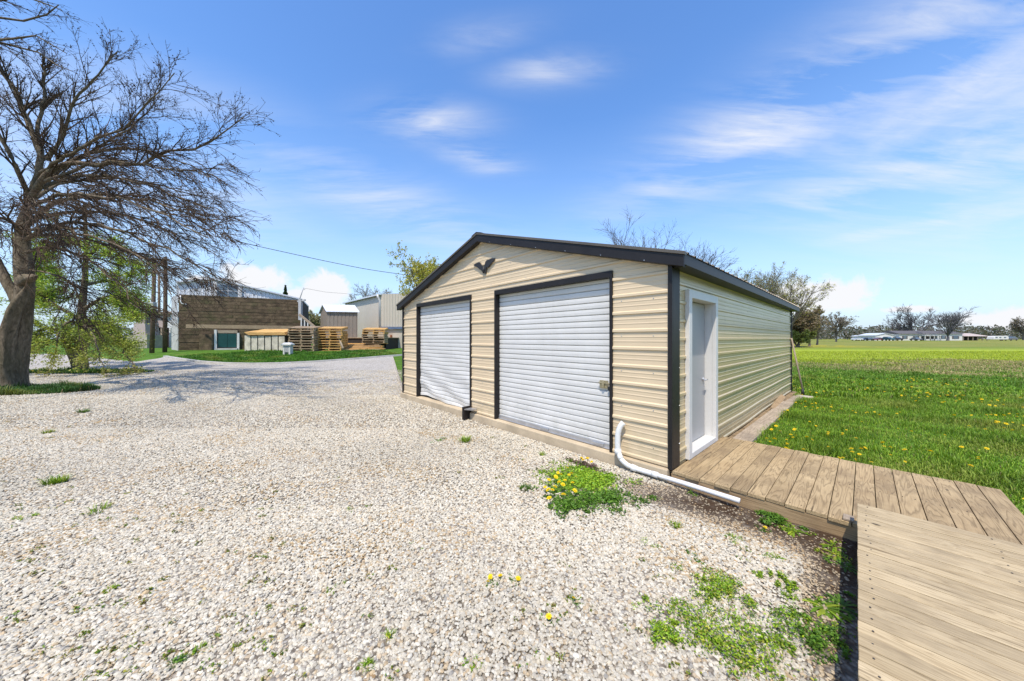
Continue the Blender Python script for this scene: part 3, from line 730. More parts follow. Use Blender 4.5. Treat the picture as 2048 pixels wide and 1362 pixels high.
# ------------------------------------------------------------------ walkway, platform, timbers along the wall
wk = empty('wooden_walkway', (G0[0], G0[1], 0), A0, 'low boardwalk of grey-brown planks leading to the side door', 'walkway')
t = MB(); x = .035; ZD = .135; n = 0
splits = {0: 0, 3: 0, 4: .9, 5: 0, 7: .55, 8: .75, 10: .62, 11: .5, 13: .8, 14: .45, 15: .3}
while x < 2.36:
    w = .1385; y0 = -.045+random.uniform(-.006, .012); y1 = 1.93+random.uniform(-.012, .012); bid = (random.random(), random.random(), random.random())
    zt = ZD+random.uniform(-.003, .003); s = splits.get(n, 0)
    if s:
        ym = y0+(y1-y0)*s; t.box(x, x+w, y0, ym-.002, zt-.034, zt, bid); t.box(x, x+w, ym+.002, y1, zt-.035, zt-.001, (random.random(), random.random(), random.random()))
    else: t.box(x, x+w, y0, y1, zt-.034, zt, bid)
    x += w+.0055; n += 1
t.build('boards', M['deck'], wk, .003)
t = MB(); t.box(.02, 2.36, -.030, .008, -.10, ZD-.036); t.box(.02, 2.36, 1.88, 1.91, -.06, ZD-.036); t.box(2.33, 2.36, .01, 1.87, -.06, ZD-.0365)
t.box(.05, .09, .01, 1.87, -.06, ZD-.0365); t.build('fascia', M['fascia'], wk, .003)
t = MB(); t.tube([(0, 0, -.002), (0, 0, .002)], .0042, 7, True, False); o = t.build('nail', M['nail']); NAIL = o.data; bpy.data.objects.remove(o)
for i in range(16):
    for yy in (.02, .97, 1.86):
        for dx in (.03, .108):
            o = link('nail', NAIL, None, wk); o.location = (.035+i*.144+dx, yy+random.uniform(-.012, .012), ZD+.001)
pfm = empty('wooden_platform', (*g2w(1.503, -.047)[:2], 0), A0+R(.7), 'raised pale plank deck in the near right corner, one step above the walkway', 'platform')
t = MB(); y = 0.0; ZP = .315
while y > -6.0:
    w = .0895; e = random.uniform(-.004, .004)
    e *= .3; t.box(0+e, 4.2, y-w, y, ZP-.034+random.uniform(-.002, .002), ZP+random.uniform(-.0025, .0025)); y -= w+.0055
t.build('boards', M['plat'], pfm, .003)
t = MB(); t.box(.02, 4.15, -.045, -.010, .142, ZP-.036); t.box(.012, .048, -6.0, -.046, -.06, ZP-.0365); t.build('rim_joist', M['fascia'], pfm, .003)
for i in range(22):
    for dx in (.05, .62):
        o = link('nail', NAIL, None, pfm); o.location = (dx+random.uniform(-.01, .01), -.045-i*.095, ZP+.001)
kb = empty('loose_block', g2w(1.455, .02, ZD+.001), A0, 'small dark board offcut on the walkway beside the platform corner', 'board')
t = MB(); t.box(-.035, .03, -.055, .05, 0, .018); t.build('offcut', M['timber'], kb, .003)
tb = empty('edging_timber', g2w(.22, 5.2, .0), A0, 'long weathered plank lying in the grass along the garage side wall', 'timber')
t = MB(); t.hexa([(-.12, -3.2, -.02), (.13, -3.22, -.02), (.13, 1.6, -.02), (-.10, 1.65, -.02), (-.12, -3.2, .065), (.13, -3.22, .06), (.13, 1.6, .06), (-.10, 1.65, .065)]); t.build('plank', M['timber'], tb, .006)
V = []; F = []
for i in range(40):
    y_ = 1.9+i*.19
    for xx in (.0, .10, .24, .33): w_ = g2w(xx, y_, 0); V.append((w_[0], w_[1], float(terrain(w_[0], w_[1]))+.012+random.uniform(0, .018)))
    if i:
        for j in range(3): k = i*4+j; F.append((k-4, k-3, k+1, k))
M['soil'] = plain('dry_brown_soil', (.24, .175, .105), .95, 0, .5, 6, 'World', .1, .6, 40)
o = mesh_np('soil_strip', np.array(V), [np.array(F)], M['soil'], smooth=True); tag(o, kind='structure')
tb2 = empty('edging_timber', g2w(.27, 7.45, .0), A0+R(-2), 'short second plank at the far end of the side wall edging', 'timber')
t = MB(); t.box(-.10, .09, -.62, .66, -.02, .06); t.build('plank', M['timber'], tb2, .006)
tb3 = empty('broken_board', g2w(.06, 6.3, .0), A0+R(3), 'broken orange-brown board wedged against the foot of the side wall', 'board')
t = MB(); t.hexa([(-.02, -.9, 0), (.10, -.6, 0), (.12, 1.2, 0), (-.02, 1.3, 0), (-.02, -.9, .10), (.08, -.6, .05), (.10, 1.2, .08), (-.02, 1.3, .14)]); t.build('board', M['fascia'], tb3, .004)
tp = g2w(.045, 8.95, 1.68); ft = g2w(.33, 8.62, .03)
lp = empty('leaning_stake', ft, 0, 'thin wooden stake leaning on the far corner of the garage', 'stake')
t = MB(); t.tube([(0, 0, .16), tuple((tp-ft)*.55+np.array([.01, 0, 0])), tuple(tp-ft)], [.024, .022, .02], 10); t.build('shaft', M['timber'], lp)
t = MB(); t.tube([(0, 0, 0), (0, 0, .17)], [.04, .032], 8); t.build('foot', M['black_matt'], lp)
st = empty('flat_stone', g2w(.40, 8.35, .0), A0, 'pale flat stone in the grass at the foot of the leaning stake', 'stone')
t = MB(); t.hexa([(-.2, -.12, 0), (.2, -.10, 0), (.18, .1, 0), (-.17, .12, 0), (-.18, -.1, .05), (.18, -.09, .045), (.16, .08, .05), (-.16, .1, .055)]); t.build('slab', M['stone'], st, .01)
q = hit(1620, 1044)
# rounded tan stone by the walkway
rs = ICO*np.array([.065, .045, .035])*rng.uniform(.9, 1.1, (12, 1)); o = mesh_np('tan_stone', rs, [ICOF], M['stone'], smooth=True); o.location = tuple(q+[0, 0, .02]); o.rotation_euler = (0, 0, .4)
m = o.modifiers.new('sub', 'SUBSURF'); m.levels = 2; m.render_levels = 2; tag(o, 'single rounded tan stone lying on the dirt beside the walkway edge', 'stone')

# ------------------------------------------------------------------ grass and weeds
def blades(x, y, z, h, w, cols, lean=.5, head=None):
    n = len(x); a = rng.uniform(0, 2*math.pi, n) if head is None else head; dx, dy = np.cos(a), np.sin(a); l = rng.uniform(.15, 1.0, n)*lean
    px_, py_ = -dy, dx; p = np.stack([x, y, z], 1)
    side = np.stack([px_, py_, np.zeros(n)], 1)*(w/2)[:, None]; fw = np.stack([dx, dy, np.zeros(n)], 1); up = np.array([0, 0, 1.])
    m = p+fw*(h*l*.35)[:, None]+up*(h*.62)[:, None]; tip = p+fw*(h*l)[:, None]+up*(h*(1-.25*l))[:, None]
    V = np.stack([p-side, p+side, m+side*.8, m-side*.8, tip], 1).reshape(-1, 3); k = np.arange(n)[:, None]*5
    return V, k+np.array([[0, 1, 2, 3]]), k+np.array([[3, 2, 4]]), np.repeat(cols, 5, 0)*np.tile(np.array([.42, .42, .95, .95, 1.2]), n)[:, None]  # dark roots and light tips paint the shade between blades into the colour
GREENS = [(.16, .29, .018), (.225, .37, .026), (.125, .235, .016), (.31, .42, .045), (.18, .32, .02)]
def on_lawn(x, y):
    lx, ly = w2g(x, y)
    ok = ~((lx < .14) & (ly < 9.3)) & ~((lx < 2.38) & (ly < 1.95)) & ~((lx > 1.4) & (ly < .02) & (lx < 5.8)) & ~((lx < .33) & (ly < 8.1))
    ok &= (lx > .05) | (ly > 9.3)
    return ok & ~inside(x, y, GP)
def grass_field(name, x, y, hmin, hmax, wmin, wmax, label, cols=GREENS, straw=.06, lean=.8):
    n = len(x); cl = np.sin(x*2.3+1.7*np.sin(y*1.9))*np.sin(y*2.1+1.1*np.sin(x*1.6))
    tf = np.clip(np.sin(x*5.3+2*np.sin(y*3.1))*np.sin(y*4.7+1.5*np.sin(x*3.7))-.3, 0, 1); h = rng.uniform(hmin, hmax, n)*(1+.45*cl)*(1+.9*tf); c = pal(n, cols, .22)*(1-.26*cl)[:, None]; dry = np.clip(np.sin(x*1.3+2*np.sin(y*.8+1))*np.sin(y*1.6+1.4*np.sin(x*.9))-.25, 0, 1); c = c*(1-dry[:, None]*.65)+np.array([.38, .37, .08])*dry[:, None]*.65
    yv = y+2.2*np.sin(x*.35+.8*np.sin(x*.13))+1.5*np.sin(x*1.1+y*.7)+rng.normal(0, 1.0, n)
    xr = sst(14, 20, x+rng.normal(0, 1.5, n))
    kk = (rng.uniform(size=n) < xr*sst(15.5, 18, yv)*(1-sst(22, 25, yv))*.8); c[kk] = np.array([.50, .40, .19])*rng.uniform(.7, 1.25, (kk.sum(), 1))
    kk = (rng.uniform(size=n) < xr*sst(22, 25.5, yv)*.85); c[kk] = np.array([.44, .50, .035])*rng.uniform(.75, 1.2, (kk.sum(), 1))
    kk = yv < 16; c[kk & (yv > 11)] *= np.array([.70, .82, .9])
    k = rng.uniform(size=n) < straw*(1+1.5*np.clip(-cl, 0, 1)); c[k] = np.array([.30, .24, .10])*rng.uniform(.7, 1.2, (k.sum(), 1)); h[k] *= .7
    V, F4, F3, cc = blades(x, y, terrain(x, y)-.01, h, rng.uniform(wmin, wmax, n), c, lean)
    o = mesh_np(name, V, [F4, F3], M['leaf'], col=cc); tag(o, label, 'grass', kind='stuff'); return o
def scatter(y0, y1, dens, xl, xr):
    n = int(dens*(y1-y0)*(xr(y1)-xl(y0))); y = rng.uniform(y0, y1, n); x = rng.uniform(xl(y0), xr(y1), n)
    k = (x > xl(y)) & (x < xr(y)); return x[k], y[k]
XS, YS, HS = [], [], []
for (y0, y1, dens) in [(1.6, 5, 2600), (5, 9, 1500), (9, 16, 520), (16, 26, 150), (26, 42, 45)]:
    x, y = scatter(y0, y1, dens, lambda y: .55*y-1.2, lambda y: 1.68*y+.8); k = on_lawn(x, y); XS.append(x[k]); YS.append(y[k])
print('blades', sum(map(len, XS)))
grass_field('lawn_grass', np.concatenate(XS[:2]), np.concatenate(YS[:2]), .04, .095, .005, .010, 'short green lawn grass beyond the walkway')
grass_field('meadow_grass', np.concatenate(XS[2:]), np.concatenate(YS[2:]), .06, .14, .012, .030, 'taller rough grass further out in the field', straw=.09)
# longer grass at the edge of the boards
x, y = [], []
for (a, b) in [((.4, 1.97), (2.4, 1.97)), ((2.41, .1), (2.41, 1.97)), ((.36, 2.1), (.36, 7.6))]:
    n = 420; u = rng.uniform(0, 1, n); p = np.array(a)[None]*(1-u[:, None])+np.array(b)[None]*u[:, None]+rng.normal(0, .02, (n, 2)); w = G0+p[:, :1]*E1+p[:, 1:]*E2; x.append(w[:, 0]); y.append(w[:, 1])
grass_field('edge_grass', np.concatenate(x), np.concatenate(y), .07, .15, .005, .009, 'long grass blades along the edges of the boards', straw=.12)
# grass ring round the big tree, and green under the second tree
def ring(px, py, rx, ry, n, name, label, cols, h=(.06, .16)):
    p = hit(px, py); a = rng.uniform(0, 2*math.pi, n); r = np.sqrt(rng.uniform(0, 1, n)); x = p[0]+r*np.cos(a)*rx; y = p[1]+r*np.sin(a)*ry
    return grass_field(name, x, y, h[0], h[1], .012, .022, label, cols, .03)
DARKG = [(.03, .085, .016), (.045, .115, .018), (.06, .14, .02)]
ring(20, 782, 2.6, 1.0, 9000, 'tree_grass', 'dark green grass growing round the foot of the big bare tree', DARKG, (.08, .2))
ring(175, 744, 3.2, .9, 5000, 'tree_grass', 'grass strip below the leafing tree at the edge of the gravel', DARKG+GREENS, (.08, .18))
# verge on the far side of the drive
XV, YV = [], []
kb_ = np.array(KERB)
n = 26000; u = rng.uniform(0, len(kb_)-1.001, n); i = u.astype(int); f = (u-i)[:, None]; p = kb_[i]*(1-f)+kb_[i+1]*f
d = norm(kb_[i+1]-kb_[i]); nr = np.stack([d[:, 1], -d[:, 0]], 1)
p = p+nr*(rng.uniform(.15, 7, n)**1.0)[:, None]*np.sign((nr*np.array([-.5, 1])).sum(1))[:, None]
k = ~inside(p[:, 0], p[:, 1], GP)
grass_field('verge_grass', p[k, 0], p[k, 1], .07, .15, .02, .04, 'bright mown grass verge behind the kerb', [(.075, .20, .014), (.10, .24, .02), (.06, .165, .012)], .01)

def rosette(n, L, w, cols, up=.6, jag=True):
    """broad leaves from one crown: verts, quads, colours (local)"""
    a = rng.uniform(0, 2*math.pi, n); ln = rng.uniform(.55, 1, n)*L; e = rng.uniform(.15, 1.0, n)*up
    V = []; F = []; Cc = []
    for i in range(n):
        d = np.array([math.cos(a[i]), math.sin(a[i]), 0]); s = np.array([-d[1], d[0], 0]); c = pal(1, cols, .25)[0]; k = len(V)
        for j, (t_, ww) in enumerate(((0, .25), (.3, .7), (.55, .62 if jag else 1), (.75, 1.0), (1, .08))):
            p = d*ln[i]*t_*math.cos(e[i]*(1-t_*.7))+np.array([0, 0, ln[i]*(math.sin(e[i])*t_-.35*t_*t_)])+np.array([0, 0, .006])
            V += [p-s*w*ww/2, p+s*w*ww/2]; Cc += [c*(.7+.4*t_)]*2
        for j in range(4): F.append((k+2*j, k+2*j+1, k+2*j+3, k+2*j+2))
    return np.array(V), np.array(F), np.array(Cc)
def creeper(rx, ry, n, cols, size=.016, h=.03):
    """mat of small leaves"""
    a = rng.uniform(0, 2*math.pi, n); r = rng.uniform(0, 1, n)**.6; wob = 1+.35*np.sin(a*3+rng.uniform(0, 6))+.2*np.sin(a*7)
    nc = max(4, n//60); cc = np.stack([rng.normal(0, .55, nc)*rx, rng.normal(0, .55, nc)*ry], 1)
    ci = rng.integers(0, nc, n); sp = rng.uniform(.05, .22, nc)*max(rx, ry)
    x = cc[ci, 0]+rng.normal(0, 1, n)*sp[ci]; y = cc[ci, 1]+rng.normal(0, 1, n)*sp[ci]
    z = rng.uniform(.0, 1, n)**1.5*h*np.exp(-((x/rx)**2+(y/ry)**2)*.5)+.012
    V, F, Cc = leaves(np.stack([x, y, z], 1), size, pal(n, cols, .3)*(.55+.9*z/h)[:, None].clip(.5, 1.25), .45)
    return V, F, Cc
def flower_mesh(name, r=.018):
    V = []; F = []; Cc = []
    for ring_, (nn, rr, zz) in enumerate(((14, 1.0, .0), (11, .72, .25), (8, .42, .42))):
        for i in range(nn):
            a = 2*math.pi*(i+.5*ring_)/nn+rng.uniform(-.1, .1); d = np.array([math.cos(a), math.sin(a), 0]); s = np.array([-d[1], d[0], 0]); k = len(V)
            V += [np.array([0, 0, zz*r*.3]), d*r*rr*.7-s*r*.16+[0, 0, zz*r*.9], d*r*rr+[0, 0, zz*r*.7], d*r*rr*.7+s*r*.16+[0, 0, zz*r*.9]]; F.append((k, k+1, k+2, k+3))
            c = np.array([.92, .70, .02])*rng.uniform(.85, 1.1); Cc += [c*.8, c, c*1.05, c]
    me = mesh_np(name, np.array(V), [np.array(F)], M['leaf'], col=np.array(Cc)); data = me.data; bpy.data.objects.remove(me); return data
FL = flower_mesh('dandelion_head')
WG = [(.16, .29, .015), (.23, .36, .022), (.12, .22, .014), (.31, .39, .03)]
WD = [(.085, .18, .018), (.12, .23, .022), (.065, .14, .016)]
WY = [(.26, .33, .03), (.17, .29, .02), (.36, .35, .05), (.12, .24, .016)]
def weed(px, py, kind, size, label, cols=WG, cat='weed', name=None, n=None, flowers=0, rx=None, fpos=None):
    p = hit(px, py); parts = []
    root = empty(name or {'rosette': 'weed_rosette', 'mat': 'weed_patch', 'tuft': 'grass_tuft', 'dandelion': 'dandelion_plant', 'nettle': 'purple_weed'}[kind], p, rng.uniform(0, 6) if kind not in ('mat', 'nettle', 'dandelion') else 0, label, cat)
    if kind in ('rosette', 'dandelion'):
        V, F, Cc = rosette(int((n or 16)*1.5), size*.98, size*.13, cols, .45); V2, F2, C2 = creeper(size*.9, size*.9, 110, cols, size*.13, .03)
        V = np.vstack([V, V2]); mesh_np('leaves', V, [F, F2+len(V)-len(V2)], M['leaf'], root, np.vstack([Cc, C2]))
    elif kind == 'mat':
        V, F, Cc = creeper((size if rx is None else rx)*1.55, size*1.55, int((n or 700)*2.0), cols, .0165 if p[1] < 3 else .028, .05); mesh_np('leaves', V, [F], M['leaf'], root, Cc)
    elif kind == 'tuft':
        m = n or 90; a = rng.uniform(0, 6.28, m); r = size*.55*np.sqrt(rng.uniform(0, 1, m)); V, F4, F3, Cc = blades(r*np.cos(a), r*np.sin(a), np.zeros(m), rng.uniform(.3, .75, m)*size, np.full(m, max(.004, size*.045)), pal(m, cols, .25), 1.2, a+rng.normal(0, .5, m))
        V2, F2, C2 = creeper(size*.5, size*.5, m, cols, .016, .025)
        mesh_np('leaves', np.vstack([V, V2]), [F4, F3, F2+len(V)], M['leaf'], root, np.vstack([Cc, C2]))
    elif kind == 'nettle':
        m = n or 26; V = []; F = []; Cc = []; k = 0; pts = []; cl = []
        for i in range(m):
            u_ = rng.normal(0, .5)*(rx or size); v_ = rng.normal(0, .6)*size; b = np.array([E1[0]*u_+E2[0]*v_, E1[1]*u_+E2[1]*v_, 0]); hh = rng.uniform(.025, .06)
            for j in range(16):
                f = rng.uniform(.2, 1); pts.append(b+[rng.normal(0, .014), rng.normal(0, .014), hh*f]); cl.append((.20, .11, .12) if f > .8 else (.13, .20, .03) if f > .45 else (.17, .28, .025))
        V, F, Cc = leaves(np.array(pts), .026, np.array(cl)*rng.uniform(.8, 1.2, (len(cl), 1)), .2); mesh_np('leaves', V, [F], M['leaf'], root, Cc)
    if fpos is None and flowers:
        fpos = [(rng.normal(0, .4)*min(rx or size, .1), rng.normal(0, .4)*size) for _ in range(flowers)]
    for (fx, fy) in (fpos or []):
        o = link('flower_head', FL, None, root); h = rng.uniform(.075, .12) if p[1] > 3 else rng.uniform(.02, .04); o.location = (fx, fy, h); o.rotation_euler = (rng.normal(0, .35), rng.normal(0, .35), rng.uniform(0, 6)); s = rng.uniform(1.2, 1.8)*(1 if p[1] > 3 else .7); o.scale = (s, s, s)
        t = MB(); t.tube([(0, 0, -h/s), (0, 0, .0)], [.002, .002], 4, False); st_ = t.build('stem', M['stem'], o)
    return root
M['stem'] = plain('green_stem', (.10, .17, .04), .6)
c0 = hit(1125, 985)
weed(1118, 990, 'dandelion', .22, 'cluster of yellow dandelions in the green patch before the right door', WD, 'dandelions', n=52, rx=.12, fpos=[tuple(hit(a, b+14)[:2]-hit(1118, 990)[:2]) for a, b in [(1098, 965), (1112, 958), (1122, 950), (1130, 963), (1138, 955), (1143, 948), (1096, 985), (1110, 975), (1118, 968), (1126, 976), (1098, 1000), (1135, 940), (1145, 966), (1105, 985), (1127, 992), (1152, 955), (1090, 975), (1150, 985), (1116, 945)]])
weed(1165, 962, 'mat', .19, 'light green weed mat behind the dandelion cluster near the pipe', [(.20, .34, .022), (.28, .39, .03), (.14, .27, .02)], n=4200, rx=.24)
weed(1195, 1003, 'mat', .12, 'dark green weed mat to the right of the dandelion cluster', WD, n=1500, rx=.21)
weed(1140, 1018, 'mat', .09, 'narrow green tongue of weeds below the dandelion cluster', WD, n=700, rx=.13)
weed(1170, 934, 'nettle', .06, 'row of purple-topped weeds at the back of the green patch', n=85, rx=.26, flowers=5)
for a in [(1050, 980, 'tuft', .10, 'round dark green tuft left of the dandelion cluster', WD, 130), (1085, 911, 'tuft', .08, 'small green tuft in the gravel below the right roll-up door', WG, 70), (1106, 926, 'rosette', .07, 'tiny weed between the right door and the purple-topped weeds', WG, 10), (1064, 940, 'rosette', .07, 'tiny brownish weed left of the purple-topped weeds', [(.10, .12, .03)], 10),
          (876, 881, 'rosette', .13, 'small dark weed, the left one of two below the left door', WD, 14), (930, 884, 'tuft', .15, 'wider green tuft, the right one of two below the left door', WG, 150),
          (112, 967, 'tuft', .15, 'bright green tuft at the far left of the gravel', WG, 200), (97, 867, 'tuft', .12, 'dull green tuft behind the bright tuft at far left', WY, 100), (166, 826, 'tuft', .16, 'dark tuft in the gravel closest to the big tree', WD, 140), (200, 1022, 'tuft', .11, 'thin streak of weed below the bright tuft on the left', WG, 60), (50, 1036, 'rosette', .10, 'tiny weed near the left edge of the gravel', WG, 10),
          (662, 1184, 'rosette', .055, 'small green weed alone in the middle of the gravel', WG, 14), (1275, 1227, 'rosette', .075, 'small leafy weed left of the large weed mat', WG, 16), (1295, 1087, 'rosette', .08, 'small light weed in the gravel below the pipe', WG, 13), (1352, 1055, 'tuft', .08, 'flat green tuft between pipe and large weed mat', WG, 80), (1460, 1077, 'rosette', .10, 'spreading light green weed above the large weed mat', WG, 20), (1552, 1120, 'rosette', .09, 'bright leafy weed right of centre above the large weed mat', WG, 16), (1385, 987, 'rosette', .09, 'small weed touching the white pipe', WD, 16), (1393, 1122, 'rosette', .09, 'dark bluish weed left of the large weed mat top', WD, 15),
          (1545, 1042, 'mat', .08, 'green weed mat on the dirt beside the walkway', WD, 420), (1588, 1064, 'rosette', .13, 'bright pointed rosette on the dark dirt beside the walkway', WG, 22), (1487, 1000, 'rosette', .10, 'weed sprouting at the open end of the white pipe', WD, 12),
          (1562, 1168, 'mat', .06, 'narrow light green mat between large mat and platform', WG, 420), (1668, 1095, 'rosette', .13, 'light green rosette by the platform, nearest the walkway', WG, 22), (1672, 1112, 'rosette', .14, 'second light green rosette down along the platform edge', WY, 24), (1690, 1135, 'rosette', .13, 'shaded dark rosette against the platform edge', WD, 22),
          (1648, 1218, 'rosette', .15, 'largest broad-leaved rosette, beside the platform edge', WG, 34), (1685, 1215, 'rosette', .14, 'dark rosette in the shadow of the platform', WD, 22), (1545, 1290, 'rosette', .11, 'upright leafy weed at the bottom right of the large mat', WG, 22), (1650, 1290, 'mat', .08, 'dark weed mat at the bottom by the platform edge', WD, 600),
          (735, 1336, 'tuft', .05, 'green tuft at the bottom edge left of centre', WG, 80), (940, 1330, 'rosette', .055, 'green weed at the bottom edge of the gravel near the middle', WG, 18), (398, 1305, 'tuft', .05, 'yellowish tuft in the lower left gravel', WY, 60), (357, 1328, 'tuft', .05, 'dark mossy tuft at the lower left edge', WD, 60), (778, 1276, 'tuft', .05, 'mossy tuft in the gravel just above the bottom tuft', WY, 60), (222, 1182, 'tuft', .05, 'small mossy streak in the left foreground gravel', WY, 60), (703, 1022, 'rosette', .06, 'tiny weed in the middle distance left of the doors', WY, 8)]:
    weed(a[0], a[1], a[2], a[3], a[4], a[5], n=a[6])
weed(1440, 1185, 'mat', .10, 'upper dense part of the large weed mat in the gravel', WG+WY, n=1000, rx=.11)
weed(1420, 1262, 'mat', .10, 'yellow-green middle part of the large weed mat', WY+WG, n=1000, rx=.17)
weed(1500, 1325, 'mat', .08, 'bottom edge part of the large weed mat', WY+WG, n=600, rx=.16)
weed(1330, 1275, 'mat', .045, 'left trailing arm of the large weed mat', WG, n=420, rx=.08)
weed(1580, 1265, 'mat', .08, 'right part of the large weed mat toward the platform', WD+WG, n=620, rx=.13)
for a in [(990, 1167, 3, 'small dandelion with three yellow heads in the middle gravel'), (1030, 1166, 1, 'small dandelion just right of the three-headed one'), (1154, 1208, 1, 'lone dandelion below and left of the large weed mat top'), (1100, 1248, 1, 'small closing dandelion lowest in the middle gravel'), (1525, 1062, 1, 'flat dandelion on the dirt beside the walkway weeds')]:
    weed(a[0], a[1], 'dandelion', .065, a[3], WD, 'dandelion', n=10, flowers=a[2])
def moss():
    V = []; F = []; Cc = []; k = 0
    for i in range(150):
        px = rng.uniform(0, 1500) if i < 80 else rng.uniform(0, 620); py = rng.uniform(830, 1362) if i < 80 else rng.uniform(960, 1362)
        p = hit(px, py)
        if not inside(np.array([p[0]]), np.array([p[1]]), GP)[0]: continue
        v, f, cc = creeper(rng.uniform(.02, .07), rng.uniform(.015, .04), int(rng.uniform(12, 60)), WY+[(.16, .12, .04), (.22, .15, .06)], .014, .018); V.append(v+p); F.append(f+k); Cc.append(cc*.7); k += len(v)
    o = mesh_np('gravel_sprouts', np.concatenate(V), [np.concatenate(F)], M['leaf'], col=np.concatenate(Cc)); tag(o, 'tiny mossy sprouts scattered between the gravel stones', 'ground cover', kind='stuff')
moss()
# dandelions in the lawn
nd = 0; DL = []
while nd < 290:
    y = rng.uniform(2.0, 13); x = rng.uniform(.5*y, 1.62*y)
    if not on_lawn(np.array([x]), np.array([y]))[0]: continue
    cl = math.sin(x*1.1+.6*math.sin(y*.9)+.5)*math.sin(y*.8+.5*math.sin(x)+1.0)
    if rng.uniform() > (.12+.9*max(0, cl)): continue
    o = link('lawn_dandelion', FL, None); h = rng.uniform(.09, .14); o.location = (x, y, float(terrain(x, y))+h); o.rotation_euler = (rng.normal(0, .3), rng.normal(0, .3), rng.uniform(0, 6)); s = rng.uniform(.9, 1.8); o.scale = (s, s, s)
    tag(o, 'yellow dandelion flower in the green lawn beyond the walkway', 'dandelion', 'dandelions dotted over the lawn'); nd += 1

#==TREES==
# ------------------------------------------------------------------ trees
def tree_root(name, base, label, cat='tree', group=None): return empty(name, base, 0, label, cat, group)
def put(name, V, Fs, mat, root, col=None, smooth=True):
    return mesh_np(name, np.asarray(V)-np.array(root.location)[None], Fs, mat, root, col, smooth)
def limb(pts, r0, r1, K=16):
    P = resample([at(*p) if len(p) == 3 else p for p in pts], K)
    P[1:] += rng.normal(0, .007*np.linalg.norm(P[-1]-P[0]), (K-1, 3))*np.linspace(.2, 1, K-1)[:, None]
    return P, np.linspace(r0, r1, K)
def stack(ls): return np.stack([l[0] for l in ls]), np.stack([l[1] for l in ls])
def trunk_mesh(pts, rad, k=26, n=46, rough=.10):
    P = resample(pts, n); Rr = np.interp(np.linspace(0, 1, n), np.linspace(0, 1, len(rad)), rad)
    T = norm(np.gradient(P, axis=0)); ref = np.array([0, 1., 0]); a1 = norm(np.cross(T, ref)); a2 = np.cross(T, a1); V = []
    for i in range(n):
        for j in range(k):
            a = 2*math.pi*j/k; m = 1+rough*math.sin(a*3+i*.11)+rough*.6*math.sin(a*7-i*.23)+rough*.35*math.sin(a*12+i*.4)+rng.normal(0, .012)
            fl = 1+.35*math.exp(-i/3.5)*(1+.5*math.sin(a*5+1))
            V.append(P[i]+(a1[i]*math.cos(a)+a2[i]*math.sin(a))*Rr[i]*m*fl)
    idx = np.arange(n*k).reshape(n, k); nx = np.roll(idx, -1, 1)
    return np.array(V), np.stack([idx[:-1], nx[:-1], nx[1:], idx[1:]], -1).reshape(-1, 4)
def buds(P, n, size):
    p = pick(P, n, .1, 1); V = ICO[[0, 3, 5, 8, 10, 2]]*1.0; V = p[:, None]+V[None]*size*rng.uniform(.5, 1.3, (n, 1, 1))
    tri = np.array([(0, 2, 4), (0, 3, 2), (1, 4, 5), (1, 5, 3), (2, 3, 1), (0, 4, 5), (2, 1, 4), (0, 5, 3)]); F = (tri[None]+(np.arange(n)*6)[:, None, None]).reshape(-1, 3)
    return V.reshape(-1, 3), F
